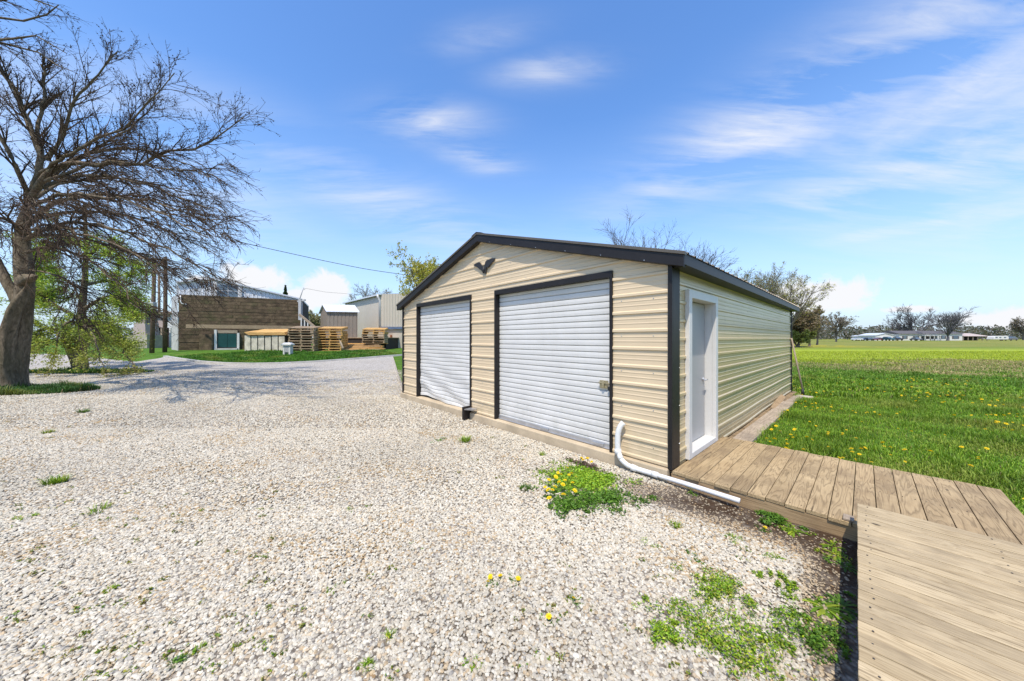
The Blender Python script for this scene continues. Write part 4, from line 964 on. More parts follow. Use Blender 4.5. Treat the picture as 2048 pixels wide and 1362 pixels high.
def big_tree():
    b = hit(35, 779); root = tree_root('bare_tree', b, 'large gnarled bare tree with drooping twigs at the left of the gravel drive')
    D = b[1]
    tp = [b-[.18, 0, .15], at(25, 745, D), at(34, 690, D), at(43, 640, D), at(49, 590, D), at(48, 545, D), at(45, 490, D), at(47, 440, D), at(58, 400, D-.1)]
    V, F = trunk_mesh(tp, [.27, .245, .225, .205, .19, .185, .165, .135, .02]); put('trunk', V, [F], M['bark'], root)
    V, F = trunk_mesh([at(18, 770, D-.1), at(12, 720, D-.25), at(14, 665, D-.33), at(26, 622, D-.33), at(44, 592, D-.25), at(60, 563, D-.2)], [.20, .19, .16, .15, .13, .01], 18, 30, .16); put('burl', V, [F], M['bark'], root)
    V, F = trunk_mesh([at(48, 560, D-.1), at(62, 555, D-.45), at(76, 551, D-.6)], [.13, .12, .10, .01], 14, 20, .12); put('branch_stub', V, [F], M['bark'], root)
    low = [limb([(48, 455, D), (110, 402, D-.4), (200, 384, D-.8), (290, 400, D-1.3), (370, 425, D-1.8), (445, 445, D-2)], 0.069, 0.013),
           limb([(50, 480, D), (130, 440, D-.6), (220, 452, D-1), (320, 492, D-1.4), (395, 528, D-1.6), (430, 552, D-1.6)], 0.064, 0.012),
           limb([(52, 505, D), (100, 490, D-.4), (170, 515, D-.7), (230, 560, D-1), (275, 615, D-1.2)], 0.048, 0.010),
           limb([(58, 405, D), (120, 362, D+1.5), (230, 352, D+2.6), (340, 375, D+3.2), (430, 400, D+3.4)], 0.064, 0.013),
           limb([(55, 415, D), (130, 385, D-1.5), (230, 392, D-2.6), (330, 430, D-3.2), (410, 480, D-3.4)], 0.058, 0.012),
           limb([(70, 380, D), (160, 345, D+.6), (270, 362, D+.8), (370, 398, D+.8), (455, 425, D+.8)], 0.058, 0.012),
           limb([(55, 430, D), (60, 402, D-2), (70, 396, D-3.2), (85, 430, D-4)], 0.048, 0.011),
           limb([(46, 470, D), (20, 440, D-1), (-30, 430, D-2), (-90, 470, D-2.5)], 0.058, 0.012),
           limb([(60, 540, D), (100, 546, D-.2), (140, 560, D-.4), (160, 598, D-.5), (164, 640, D-.5)], 0.027, 0.009),
           limb([(60, 470, D), (150, 470, D+1.6), (250, 500, D+2.4), (350, 545, D+2.8), (400, 590, D+2.8)], 0.048, 0.010)]
    low += [limb([(70, 372, D), (170, 330, D-1), (270, 322, D-1.6), (350, 342, D-2), (420, 350, D-2.1)], 0.055, 0.011), limb([(80, 350, D), (190, 300, D+1), (290, 296, D+1.5), (370, 328, D+1.9), (445, 362, D+2)], 0.055, 0.011),
            limb([(60, 440, D), (150, 420, D+.8), (260, 430, D+1.1), (360, 470, D+1.3), (440, 515, D+1.3)], 0.055, 0.011), limb([(55, 460, D), (130, 455, D-1.6), (215, 480, D-2.4), (300, 530, D-2.8), (340, 580, D-2.9)], 0.047, 0.011)]
    up = [limb([(60, 400, D), (95, 332, D-.4), (160, 322, D-.7), (240, 335, D-1), (320, 318, D-1.2), (400, 290, D-1.3), (445, 270, D-1.4), (486, 238, D-1.4)], 0.090, 0.010),
          limb([(58, 405, D), (86, 318, D-.1), (62, 255, D), (28, 175, D), (2, 132, D)], 0.090, 0.050),
          limb([(86, 320, D), (72, 250, D+.2), (92, 190, D+.3), (84, 130, D+.3)], 0.053, 0.036),
          limb([(95, 320, D), (132, 262, D-.3), (150, 200, D-.5), (196, 150, D-.6), (232, 105, D-.6)], 0.053, 0.014),
          limb([(60, 400, D), (110, 345, D+.8), (200, 290, D+1.4), (290, 240, D+1.8), (320, 165, D+1.8)], 0.064, 0.010),
          limb([(60, 395, D), (30, 330, D-.6), (-10, 250, D-.9), (-60, 190, D-1)], 0.069, 0.022),
          limb([(75, 350, D), (150, 300, D-1.4), (230, 265, D-2.1), (300, 210, D-2.4), (345, 150, D-2.4)], 0.053, 0.009)]
    left = limb([(36, 610, D), (8, 548, D), (-40, 470, D-.3), (-110, 350, D-.5), (-150, 240, D-.5)], 0.127, 0.043)
    PL, RL = stack(low); PU, RU = stack(up); PX, RX = stack([left])
    V, Fs = merge([tubes(PL, RL, 9), tubes(PU, RU, 10), tubes(PX, RX, 10)]); put('limbs', V, Fs, M['bark'], root)
    s1 = sprout(PL, RL, 22, .12, 1, (.35, 1.0), (1.0, 2.5), 8, .11, (.03, -.0, -.10), .6, .026, .0115, (.75, -.1, .16))
    s2 = sprout(*s1, 7, .1, 1, (.3, .85), (.5, 1.4), 6, .10, (.02, 0, -.09), .6, .014, .0082, (.3, 0, 0))
    s3 = sprout(*s2, 4, .1, 1, (.4, 1.0), (.12, .5), 4, .10, (0, 0, -.03), .7, .007, .0056)
    # the longer left limb and small crown on the far side
    x1 = sprout(PX, RX, 16, .3, 1, (.4, 1.1), (1.0, 2.4), 8, .1, (0, 0, -.02), .5, .03, .010); x2 = sprout(*x1, 7, .1, 1, (.4, .9), (.4, 1.1), 5, .1, (0, 0, -.03), .6, .012, .006)
    u1 = sprout(PU, RU, 22, .2, 1, (.4, 1.15), (.7, 2.1), 8, .075, (0, 0, .07), .5, .026, .009, (.10, 0, .55))
    u2 = sprout(*u1, 7, .1, 1, (.35, .9), (.25, .9), 6, .09, (0, 0, .05), .6, .011, .006)
    u3 = sprout(*u2, 4, .1, 1, (.5, 1.1), (.06, .3), 4, .1, (0, 0, .03), .7, .007, .0046)
    h1 = sprout(PU[[0, 4, 6]], RU[[0, 4, 6]], 16, .25, 1, (.4, 1.0), (.9, 2.2), 8, .09, (.03, 0, -.06), .45, .022, .008, (.6, -.1, -.15)); h2 = sprout(*h1, 7, .1, 1, (.3, .8), (.3, 1.0), 6, .1, (.02, 0, -.05), .6, .01, .0056); h3 = sprout(*h2, 3, .1, 1, (.4, 1), (.1, .4), 4, .1, (0, 0, 0), .7, .006, .0045)
    parts = [tubes(*s1, 5), tubes(*s2, 4), tubes(*s3, 3), tubes(*x1, 5), tubes(*x2, 3), tubes(*u1, 5), tubes(*u2, 4), tubes(*u3, 3), tubes(*h1, 5), tubes(*h2, 4), tubes(*h3, 3)]
    V, Fs = merge(parts); put('twigs', V, Fs, M['twig'], root)
    bp = [buds(s3[0], 8200, .016), buds(s2[0], 3600, .017), buds(u3[0], 2600, .017), buds(u2[0], 1600, .018), buds(h3[0], 1500, .016)]
    V, Fs = merge(bp); put('buds', V, Fs, M['twig'], root)
rng = np.random.default_rng(56); big_tree()
def overhead_tree():
    b = hit(-330, 775); D = b[1]-1.0
    root = tree_root('overhanging_tree', b, 'bare tree outside the left edge whose thin branches hang into the top left corner')
    V, F = trunk_mesh([b-[0, 0, .1], at(-330, 500, b[1]), at(-320, 200, b[1]), at(-300, -60, b[1])], [.34, .28, .22, .16], 18, 26, .08); put('trunk', V, [F], M['bark'], root)
    ls = [limb([(-322, 220, b[1]), (-200, 90, D), (-80, 60, D), (10, 38, D), (62, 24, D), (118, 14, D)], .12, .012), limb([(-322, 260, b[1]), (-180, 120, D-1), (-60, 70, D-1), (20, 62, D-1), (80, 78, D-1), (128, 100, D-1)], .12, .010),
          limb([(-318, 150, b[1]), (-150, 20, D+1), (-40, -8, D+1), (40, -14, D+1), (90, -4, D+1), (128, 22, D+1)], .12, .010), limb([(-322, 300, b[1]), (-160, 130, D+.5), (-60, 72, D+.5), (30, 92, D+.5), (100, 122, D+.5), (150, 142, D+.5)], .11, .009)]
    P, Rr = stack(ls); s1 = sprout(P, Rr, 24, .4, 1, (.3, .9), (.5, 1.7), 7, .1, (.03, 0, -.06), .5, .015, .007, (.4, 0, -.1)); s2 = sprout(*s1, 6, .1, 1, (.3, .9), (.2, .7), 5, .1, (0, 0, -.02), .6, .008, .005)
    V, Fs = merge([tubes(P, Rr, 8)]); put('limbs', V, Fs, M['bark'], root)
    V, Fs = merge([tubes(*s1, 4), tubes(*s2, 3), buds(s2[0], 900, .016)]); put('twigs', V, Fs, M['twig'], root)
rng = np.random.default_rng(91); overhead_tree()
def leafing_tree():
    b = hit(160, 741); D = b[1]; root = tree_root('leafing_tree', b, 'crooked tree with fresh yellow-green leaves behind the big bare tree')
    V, F = trunk_mesh([b-[0, 0, .1], at(163, 715, D), at(158, 680, D), at(163, 620, D), at(171, 540, D), at(172, 470, D), at(168, 405, D)], [.22, .17, .14, .115, .085, .065, .04], 18, 34, .10); put('trunk', V, [F], M['bark'], root)
    V0, F0 = trunk_mesh([at(160, 735, D-.1), at(140, 700, D-.5), at(126, 672, D-.8)], [.2, .15, .10], 12, 14, .1)
    ls = [limb([(162, 690, D), (120, 660, D-.8), (80, 655, D-1.2), (50, 690, D-1.5)], .10, .014), limb([(160, 680, D), (210, 660, D-.8), (250, 690, D-1.4), (270, 745, D-1.8)], .10, .014),
          limb([(163, 640, D), (110, 610, D-.5), (75, 580, D-.6), (60, 560, D-.6)], .10, .014), limb([(165, 620, D), (215, 590, D-.5), (250, 600, D-.8), (275, 640, D-1)], .10, .014),
          limb([(168, 580, D), (120, 555, D+1), (85, 550, D+1.4), (60, 590, D+1.5)], .09, .014), limb([(169, 570, D), (220, 560, D+1), (250, 580, D+1.5), (265, 620, D+1.8)], .09, .014),
          limb([(162, 660, D), (170, 650, D-1.5), (190, 670, D-2.5), (205, 735, D-3)], .09, .012), limb([(162, 650, D), (140, 640, D-1.5), (120, 660, D-2.4), (100, 725, D-2.8)], .09, .012),
          limb([(164, 650, D), (200, 640, D+1.2), (235, 660, D+2), (255, 690, D+2.3)], .09, .012), limb([(170, 520, D), (200, 490, D-.4), (240, 500, D-.8), (270, 540, D-1)], .08, .012), limb([(171, 500, D), (130, 470, D-.4), (90, 480, D-.8), (60, 520, D-1)], .08, .012)]
    P, Rr = stack(ls); s1 = sprout(P, Rr, 20, .15, 1, (.4, 1.1), (.8, 2.1), 7, .1, (0, 0, -.06), .5, .02, .008); s2 = sprout(*s1, 8, .1, 1, (.3, .9), (.3, .9), 5, .1, (0, 0, -.04), .6, .01, .006)
    V, Fs = merge([(V0, F0), tubes(P, Rr, 7)]); put('limbs', V, Fs, M['bark'], root)
    V, Fs = merge([tubes(*s1, 4), tubes(*s2, 3)]); put('twigs', V, Fs, M['twig'], root)
    lp = np.concatenate([pick(s2[0], 66000, .1, 1), pick(s1[0], 18000, .2, 1)])+rng.normal(0, .09, (84000, 3)); lo = np.clip((lp[:, 2]-.2)/4.5, 0, 1); g = pal(len(lp), [(.29, .43, .04), (.38, .52, .06), (.46, .51, .09), (.20, .32, .035)], .3); br = pal(len(lp), [(.30, .31, .07), (.32, .27, .09)], .3)
    c = g*lo[:, None]**.5+br*(1-lo[:, None]**.5); keep = rng.uniform(size=len(lp)) < .45+.55*lo
    V, F, Cc = leaves(lp[keep], .085, c[keep], .3); put('leaves', V, [F], M['leaf'], root, Cc, False)
rng = np.random.default_rng(84); leafing_tree()
def bare_tree(name, px, d, top, label, spread=.55, leaf=None, nleaf=0, lsize=.25, rmin=None, dens=1.0, group=None, cat='tree', lean=(0, 0, 0), trunkh=.22, zb=None, col='fartwig', limbs=9):
    global rng
    keep_rng = rng; rng = np.random.default_rng(int(px)+SEED.get(px, 0))
    x = (px-1024)/FPX*d; z0 = float(terrain(x, d)) if zb is None else zb; b = np.array([x, d, z0]); H = CZ+(YH-top)/FPX*d-z0
    root = tree_root(name, b, label, cat, group); rm = rmin or .00042*d
    P = resample(np.array([b-[0, 0, .2], b+[.02*H, 0, trunkh*H*.6], b+np.array([.0, 0, trunkh*H*1.3])]), 8)[None]; Rr = np.linspace(.028*H, .016*H, 8)[None]
    l1 = sprout(P, Rr, limbs, .55, 1, (.15, spread*1.5), (.62*H*1.1, .80*H*1.25), 9, .06, (0, 0, .035), .62, .02*H, rm*2, (lean[0], lean[1], .5))
    l2 = sprout(*l1, int(7*dens), .15, 1, (.3, .75), (.22*H, .42*H), 7, .08, (0, 0, .04), .55, .008*H, rm*1.3); l3 = sprout(*l2, int(6*dens), .15, 1, (.3, .8), (.10*H, .2*H), 5, .09, (0, 0, .03), .6, .004*H, rm); l4 = sprout(*l3, 4, .2, 1, (.3, .8), (.04*H, .1*H), 4, .1, (0, 0, .02), .7, .003*H, rm*.8)
    # keep inside its height
    V, Fs = merge([tubes(P, Rr, 10), tubes(*l1, 7)]); put('trunk', V, Fs, M['bark'] if d < 50 else M[col], root)
    V, Fs = merge([tubes(*l2, 4), tubes(*l3, 3), tubes(*l4, 3)]); put('branches', V, Fs, M[col], root)
    if nleaf:
        lp = pick(l4[0], nleaf, .0, 1)+rng.normal(0, .01*H, (nleaf, 3)); V, F, Cc = leaves(lp, lsize, pal(nleaf, leaf, .3)); put('leaves', V, [F], M['leaf'], root, Cc, False)
    rng = keep_rng
    return root
SEED = {874: 11}
YG = [(.42, .40, .06), (.50, .44, .09), (.34, .36, .06)]; OL = [(.24, .23, .08), (.30, .25, .11), (.20, .21, .07)]; BRN = [(.24, .18, .11), (.20, .155, .095), (.27, .21, .13)]; GRY = [(.27, .235, .19), (.32, .28, .22)]
bare_tree('budding_tree', 874, 26, 500, 'yellow-green budding tree rising behind the left slope of the garage roof', .65, YG, 12000, .15, .011, 1.1)
bare_tree('bare_tree', 1292, 34, 440, 'bare tree top showing above the middle of the garage roof', .4, limbs=7, col='twig')
bare_tree('bare_tree', 1385, 46, 486, 'low bare tree top just left of the roof corner above the side door', .5, col='twig')
bare_tree('wood_edge_tree', 1468, 52, 532, 'brownish leafing tree first behind the right roof edge', .6, OL, 3600, .22)
bare_tree('wood_edge_tree', 1520, 56, 534, 'grey-green leafing tree second behind the right roof edge', .6, GRY+OL, 3200, .22)
bare_tree('wood_edge_tree', 1572, 60, 545, 'pale leafing tree leaning out over the far corner of the garage', .7, GRY+YG, 4200, .22, lean=(.4, 0, -.15))
bare_tree('wood_edge_tree', 1596, 64, 606, 'dense russet tree just beyond the far garage corner', .8, BRN, 9000, .35, limbs=12, trunkh=.12)
bare_tree('wood_edge_tree', 1618, 68, 612, 'darker brown tree to the right of the russet tree', .7, BRN+OL, 8000, .35, limbs=12, trunkh=.12)
bare_tree('wood_edge_tree', 1634, 80, 622, 'last small bare tree at the right end of the wood edge', .6, GRY, 2000, .3)
bare_tree('olive_shrub', 1592, 62, 650, 'olive green shrub low at the foot of the russet tree', .9, [(.18, .21, .05), (.22, .26, .07)], 5000, .35, cat='shrub', trunkh=.08, limbs=12)
bare_tree('field_tree', 1672, 120, 628, 'small round bare tree standing alone left of the parked cars', .8, GRY, 1500, .4)
bare_tree('field_tree', 1826, 170, 604, 'large bare spreading tree behind the left half of the white house', 1.0, trunkh=.12, limbs=15, lean=(0, 0, -.36), col='hazetwig', dens=.9)
bare_tree('field_tree', 1895, 150, 600, 'largest bare spreading tree in front of the white house', 1.05, trunkh=.12, limbs=14, lean=(.22, 0, -.38), col='hazetwig', dens=.9)
bare_tree('field_tree', 2046, 200, 632, 'dark bare tree cut by the right edge of the picture', .8, GRY, 1500, .6)
bare_tree('round_tree', 742, 62, 572, 'round bare tree crown behind the big tan metal building', .8, GRY, 1200, .25, dens=1.2)
bare_tree('round_tree', 622, 64, 616, 'yellowish budding tree between the plank wall and the small shed', .6, YG+OL, 2600, .25)
bare_tree('round_tree', 636, 58, 628, 'low olive tree right of the budding tree by the small shed', .7, OL, 2600, .25)
def conifer(px, d, top, label):
    x = (px-1024)/FPX*d; b = np.array([x, d, .6]); H = CZ+(YH-top)/FPX*d-.6; root = tree_root('conifer', b, label)
    V, F = trunk_mesh([b, b+[0, 0, H*.5], b+[0, 0, H]], [.15, .1, .02], 8, 10, .02); put('trunk', V, [F], M['bark'], root)
    n = 2600; h = rng.uniform(.1, 1, n); a = rng.uniform(0, 6.28, n); r = (1-h)*H*.24*(.5+.5*np.sin(h*38)**2)*np.sqrt(rng.uniform(0, 1, n)); p = np.stack([b[0]+r*np.cos(a), b[1]+r*np.sin(a), b[2]+h*H], 1)
    V, F, Cc = leaves(p, .35, pal(n, [(.025, .05, .022), (.035, .065, .028)], .3)); put('needles', V, [F], M['leaf'], root, Cc, False)
conifer(571, 56, 571, 'small dark conifer tip above the roof of the white-sided building')
def distant_wood():
    V = []; F = []; Cc = []; k = 0
    for (a0, a1, d0, d1, h0, h1, n) in [(24, 66, 300, 420, 10, 17, 260), (-66, -8, 130, 220, 5, 8, 170), (-10, 24, 260, 360, 8, 13, 90)]:
        for i in range(n):
            a = R(rng.uniform(a0, a1)); d = rng.uniform(d0, d1)/max(.35, math.cos(a)); x, y = d*math.sin(a), d*math.cos(a); h = rng.uniform(h0, h1); w = h*rng.uniform(.4, .6); m = 130
            u = norm(rng.normal(size=(m, 3)))*rng.uniform(.35, 1, (m, 1))**.5; p = np.array([x, y, .6+h*.5])+u*np.array([w, w, h*.52])
            c = pal(m, [(.15, .135, .115), (.13, .13, .095), (.18, .155, .135), (.10, .12, .075)], .25)*rng.uniform(.7, 1.25)
            v, f, cc = leaves(p, h*.15, c); V.append(v); F.append(f+k); Cc.append(cc); k += len(v)
    o = mesh_np('distant_wood', np.concatenate(V), [np.concatenate(F)], M['leaf'], col=np.concatenate(Cc)); tag(o, 'hazy brown woodland along the horizon beyond the field', 'woodland', kind='stuff')
distant_wood()

# ------------------------------------------------------------------ buildings and things across the drive
def metal(name, c, rough=.45): return plain(name, c, rough, 0, .08, .5, 'World')
M['whitesiding'] = metal('white_metal_siding', (.66, .67, .67)); M['tansiding'] = metal('tan_metal_siding', (.52, .46, .365)); M['greysheet'] = plain('stained_grey_sheet', (.40, .40, .40), .6, 0, .3, 1.2, 'World')
M['shed'] = plain('grey_brown_shed_boards', (.23, .19, .15), .7, 0, .15, 1.5, 'World'); M['zinc'] = metal('light_metal_roof', (.58, .60, .63), .35); M['teal'] = plain('dark_teal_paint', (.006, .055, .052), .4, 0, .3, 1, 'World')
M['glass'] = plain('window_glass', (.10, .14, .18), .08, 0, .2, 2, 'World', .8); M['pink'] = plain('faded_pinkish_panel', (.42, .33, .30), .7, 0, .15, 1, 'World'); M['blue'] = plain('blue_grey_band', (.10, .14, .22), .5); M['rust'] = plain('rusty_orange_stain', (.42, .17, .06), .8, 0, .4, 3, 'World')
M['foundation'] = plain('tan_block_foundation', (.46, .39, .30), .85, 0, .15, 1.5, 'World', .2, .4, 12); M['panel'] = plain('streaked_cream_panel', (.52, .47, .37), .6, 0, .45, 2.2, 'World'); M['darkgap'] = plain('deep_brown_painted_shade', (.03, .024, .02), .9); M['tyre'] = plain('black_rubber', (.02, .02, .02), .8); M['shingle'] = plain('dark_grey_shingles', (.10, .095, .10), .85); M['rustroof'] = plain('rusty_pale_roof', (.46, .37, .31), .6, 0, .35, .8, 'World')  # darkgap: near-black painting the shade in wall gaps, openings and undersides
def child(mb, name, mat, root, bevel=0):
    o = mb.build(name, mat, root, bevel); o.data.transform(Matrix.Translation(-Vector(root.location))); return o
def corr_wall(p0, p1, zb, zt, pitch=.3, amp=.025, zt1=None, zmid=None):
    """vertically ribbed sheet from p0 to p1 (xy), sloping top; zmid=(t,z) adds a ridge point"""
    p0 = np.array(p0[:2], float); p1 = np.array(p1[:2], float); L = np.linalg.norm(p1-p0); d = (p1-p0)/L; n = np.array([d[1], -d[0]])
    s = []; x = 0
    while x < L: s += [(x, 0), (x+pitch*.62, 0), (x+pitch*.72, amp), (x+pitch*.9, amp)]; x += pitch
    s = [q for q in s if q[0] < L]+[(L, 0)]
    ts = [0, 1] if zmid is None else [0, zmid[0], 1]; zs = [zt, zt if zt1 is None else zt1] if zmid is None else [zt, zmid[1], zt1]
    V = []; F = []
    for i, (u, o) in enumerate(s):
        q = p0+d*u+n*o; V += [(q[0], q[1], zb), (q[0], q[1], float(np.interp(u/L, ts, zs)))]
        if i: F.append((2*i-2, 2*i, 2*i+1, 2*i-1))
    mb = MB(); mb.add(V, F); return mb
def plank_wall(p0, p1, zb, zt, h, th=.06, skip=None):
    p0 = np.array(p0[:2]); p1 = np.array(p1[:2]); L = np.linalg.norm(p1-p0); d = (p1-p0)/L; n = np.array([d[1], -d[0]]); mb = MB(); z = zb
    while z < zt-.02:
        hh = h*random.uniform(.8, 1.2); hh = min(hh, zt-z); u = 0
        while u < L:
            e = min(L, u+random.uniform(2.5, 5)); o = random.uniform(0, .035); a = p0+d*(u+.008)+n*o; b = p0+d*(e-.008)+n*o; a2 = a-n*(th+o); b2 = b-n*(th+o)
            mb.hexa([(*a, z), (*b, z), (*b2, z), (*a2, z), (*a, z+hh-.02), (*b, z+hh-.02), (*b2, z+hh-.02), (*a2, z+hh-.02)]); u = e
        z += hh
    return mb
ZG = .60
# dark plank-clad building with the white metal-sided storey above
A = at(357, 677, 29.5); B = at(606, 677, 34.0); dAB = norm((B-A)[:2]); nAB = np.array([dAB[1], -dAB[0]])
r = empty('plank_building', (A[0], A[1], ZG), 0, 'long dark weathered plank building with a white metal-sided storey on top', 'building')
child(plank_wall(A, B, ZG-.1, 5.72, .30), 'plank_wall', M['darkwall'], r)
t = MB(); a = np.array(A[:2])-nAB*.08; b = np.array(B[:2])-nAB*.08; a2 = a-nAB*7; b2 = b-nAB*7
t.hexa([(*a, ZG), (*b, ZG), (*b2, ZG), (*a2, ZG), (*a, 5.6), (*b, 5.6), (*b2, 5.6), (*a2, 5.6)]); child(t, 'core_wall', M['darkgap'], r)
t = MB(); a = A[:2]+dAB*.5+nAB*.035; b = B[:2]+nAB*.035; t.hexa([(*a, 2.62), (*b, 2.62), (*(b-nAB*.03), 2.62), (*(a-nAB*.03), 2.62), (*a, 2.98), (*b, 2.98), (*(b-nAB*.03), 2.98), (*(a-nAB*.03), 2.98)]); child(t, 'long_beam', M['palletold'], r)
EA = at(343, 677, 31.5)
t = MB(); e = [np.array(A[:2])-dAB*.06, np.array(A[:2])-dAB*.01-nAB*.1, np.array(EA[:2])]; q0, q1 = np.array(EA[:2]), np.array(A[:2])-dAB*.05
w = norm(q1-q0); nn = np.array([w[1], -w[0]])
t.hexa([(*q0, ZG-.1), (*q1, ZG-.1), (*(q1-nn*.25), ZG-.1), (*(q0-nn*.25), ZG-.1), (*q0, 3.1), (*q1, 3.1), (*(q1-nn*.25), 3.1), (*(q0-nn*.25), 3.1)]); child(t, 'end_pillar', M['kerb'], r)
child(corr_wall(q0, q1, 3.1, 5.7, .25, .02), 'end_wall', M['greysheet'], r)
UA = np.array(A[:2])-nAB*1.2; UB = np.array(B[:2])-nAB*1.2
def upz(px, py): # height on the upper storey plane
    k = (px-1024)/FPX; q = np.linalg.solve(np.array([[k, -dAB[0]], [1, -dAB[1]]]), UA); return CZ+(YH-py)/FPX*q[0], q[1], q[0]
zl, ul, _ = upz(353, 566); zr_, ur, _ = upz(428, 559); ze, ue, _ = upz(604, 600)
W0 = UA+dAB*ul; W1 = UA+dAB*ue
child(corr_wall(W0, W1, 5.0, zl, .32, .03, ze, ((ur-ul)/(ue-ul), zr_)), 'upper_wall', M['whitesiding'], r)
t = MB(); Wr = UA+dAB*ur
for p, q, zp, zq in ((W0, Wr, zl, zr_), (Wr, W1, zr_, ze)):
    f = .25; b_ = -9
    t.hexa([(*(p+nAB*f), zp), (*(q+nAB*f), zq), (*(q+nAB*b_), zq), (*(p+nAB*b_), zp), (*(p+nAB*f), zp+.14), (*(q+nAB*f), zq+.14), (*(q+nAB*b_), zq+.14), (*(p+nAB*b_), zp+.14)])
child(t, 'roof', M['zinc'], r)
_, u0, _ = upz(431, 580); _, u1, _ = upz(481, 580); zc, w0, _ = upz(437, 592); zd, w1, _ = upz(476, 572)
t = MB()
def onwall(u, z, o): p = UA+dAB*u+nAB*o; return (p[0], p[1], z)
def wbox(mb, ua, ub, za, zb_, oa, ob): mb.hexa([onwall(ua, za, ob), onwall(ub, za, ob), onwall(ub, za, oa), onwall(ua, za, oa), onwall(ua, zb_, ob), onwall(ub, zb_, ob), onwall(ub, zb_, oa), onwall(ua, zb_, oa)])
for uu in (u0, u1): t = MB(); wbox(t, uu-.13, uu+.13, 5.5, zd+.3, .03, .17); child(t, 'pilaster', M['white'], r)
t = MB(); wbox(t, w0-.12, w1+.12, zc-.12, zd+.12, .032, .07); wf = child(t, 'window', M['white'], r)
t = MB(); wbox(t, w0, w1, zc, zd, .071, .08); pn = child(t, 'pane', M['glass'], r); pn.parent = wf
t = MB(); wbox(t, (w0+w1)/2-.02, (w0+w1)/2+.02, zc, zd, .081, .09); wbox(t, w0, w1, (zc+zd)/2-.02, (zc+zd)/2+.02, .0805, .0895); m_ = child(t, 'muntin', M['white'], r); m_.parent = wf
# teal doorway with white posts
def pw(px, o=0.0):
    k = (px-1024)/FPX; q = np.linalg.solve(np.array([[k, -dAB[0]], [1, -dAB[1]]]), np.array(A[:2])+nAB*o); return q[1]
def lbox(mb, ua, ub, za, zb_, oa, ob):
    P = [np.array(A[:2])+dAB*u+nAB*o for u, o in ((ua, ob), (ub, ob), (ub, oa), (ua, oa))]; mb.hexa([(*p, za) for p in P]+[(*p, zb_) for p in P])
ua, ub = pw(433), pw(477)
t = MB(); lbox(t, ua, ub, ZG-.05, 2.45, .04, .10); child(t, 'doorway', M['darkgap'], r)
um = (ua+ub)/2
t = MB(); lbox(t, ua+.12, um-.0, .82, 2.15, .101, .13); lbox(t, um+.02, ub-.12, .82, 2.14, .101, .115); child(t, 'teal_door', M['teal'], r)
t = MB(); lbox(t, ua+.05, ub-.05, 2.18, 2.46, .102, .14); child(t, 'lintel', M['timber'], r)
for uu in (ua-.02, ub+.02): t = MB(); lbox(t, uu-.09, uu+.09, ZG-.1, 2.5 if uu < um else 2.2, .04, .24); child(t, 'post', M['white'], r)
t = MB(); lbox(t, ua, ub, ZG-.06, .74, .105, .5); child(t, 'door_step', M['kerb'], r)
t = MB(); lbox(t, pw(400), pw(428), ZG-.06, 2.1, .04, .22); child(t, 'low_bay', M['darkwall'], r)
t = MB(); q = [np.array(A[:2])+dAB*u+nAB*.09 for u in (.15, .18, .25, .6)]; t.tube([(*q[0], 5.6), (*q[1], 5.0), (*q[2], 4.85), (*q[3], 4.8)], .045, 8); child(t, 'downpipe', M['white'], r)
# leaning mast on the right end
p0 = at(597, 600, 33.6); p1 = at(607, 575, 33.6); r = empty('leaning_mast', p0, 0, 'thin leaning metal mast at the right end of the plank building roof', 'mast'); t = MB(); t.tube([tuple(p0-[0, 0, .3]), tuple(p1)], .045, 6); t.bar(p1-[.02, 0, .25], p1+[.18, 0, -.15], .04, .04); child(t, 'rod', M['greysheet'], r)
# stair with white balusters
r = empty('stair_railing', (*at(602, 677, 33.2)[:2], ZG), 0, 'wooden stair rail with white balusters sloping down from the plank building', 'railing')
a = at(599, 629, 33.4); b = at(632, 656, 33.0); t = MB(); t.bar(a, b, .12, .2); child(t, 'top_rail', M['timber'], r); t = MB(); t.bar(a-[0, 0, 1.3], b-[0, 0, .7], .12, .28); child(t, 'stringer', M['timber'], r)
for f in (.12, .32, .52, .72, .92):
    p = a*(1-f)+b*f; t = MB(); t.bar(p-[0, 0, 1.3-.6*f], p-[0, 0, .1], .10, .10); child(t, 'baluster', M['white'], r)
t = MB(); p = at(601, 598, 33.6); q = at(601, 640, 33.6); t.bar(q, p, .28, .28); t.bar(p-[.3, 0, .25], p+[.5, 0, -.1], .16, .16); child(t, 'newel_post', M['greysheet'], r)
# deck that carries the small shed
r = empty('timber_deck', (*at(690, 677, 33.5)[:2], ZG), 0, 'dark raised timber deck under the small shed behind the pallets', 'deck')
t = MB(); x0, x1 = at(632, 677, 32.6)[0], at(772, 677, 32.6)[0]; t.box(x0, x1, 32.6, 37, ZG-.1, 1.70); child(t, 'deck_base_shade', M['darkgap'], r); t = MB(); t.box(x0-.1, x1+.1, 32.5, 37.1, 1.702, 1.78); child(t, 'deck_top', M['palletold'], r)  # dark box below the deck top paints the shadow under the shed
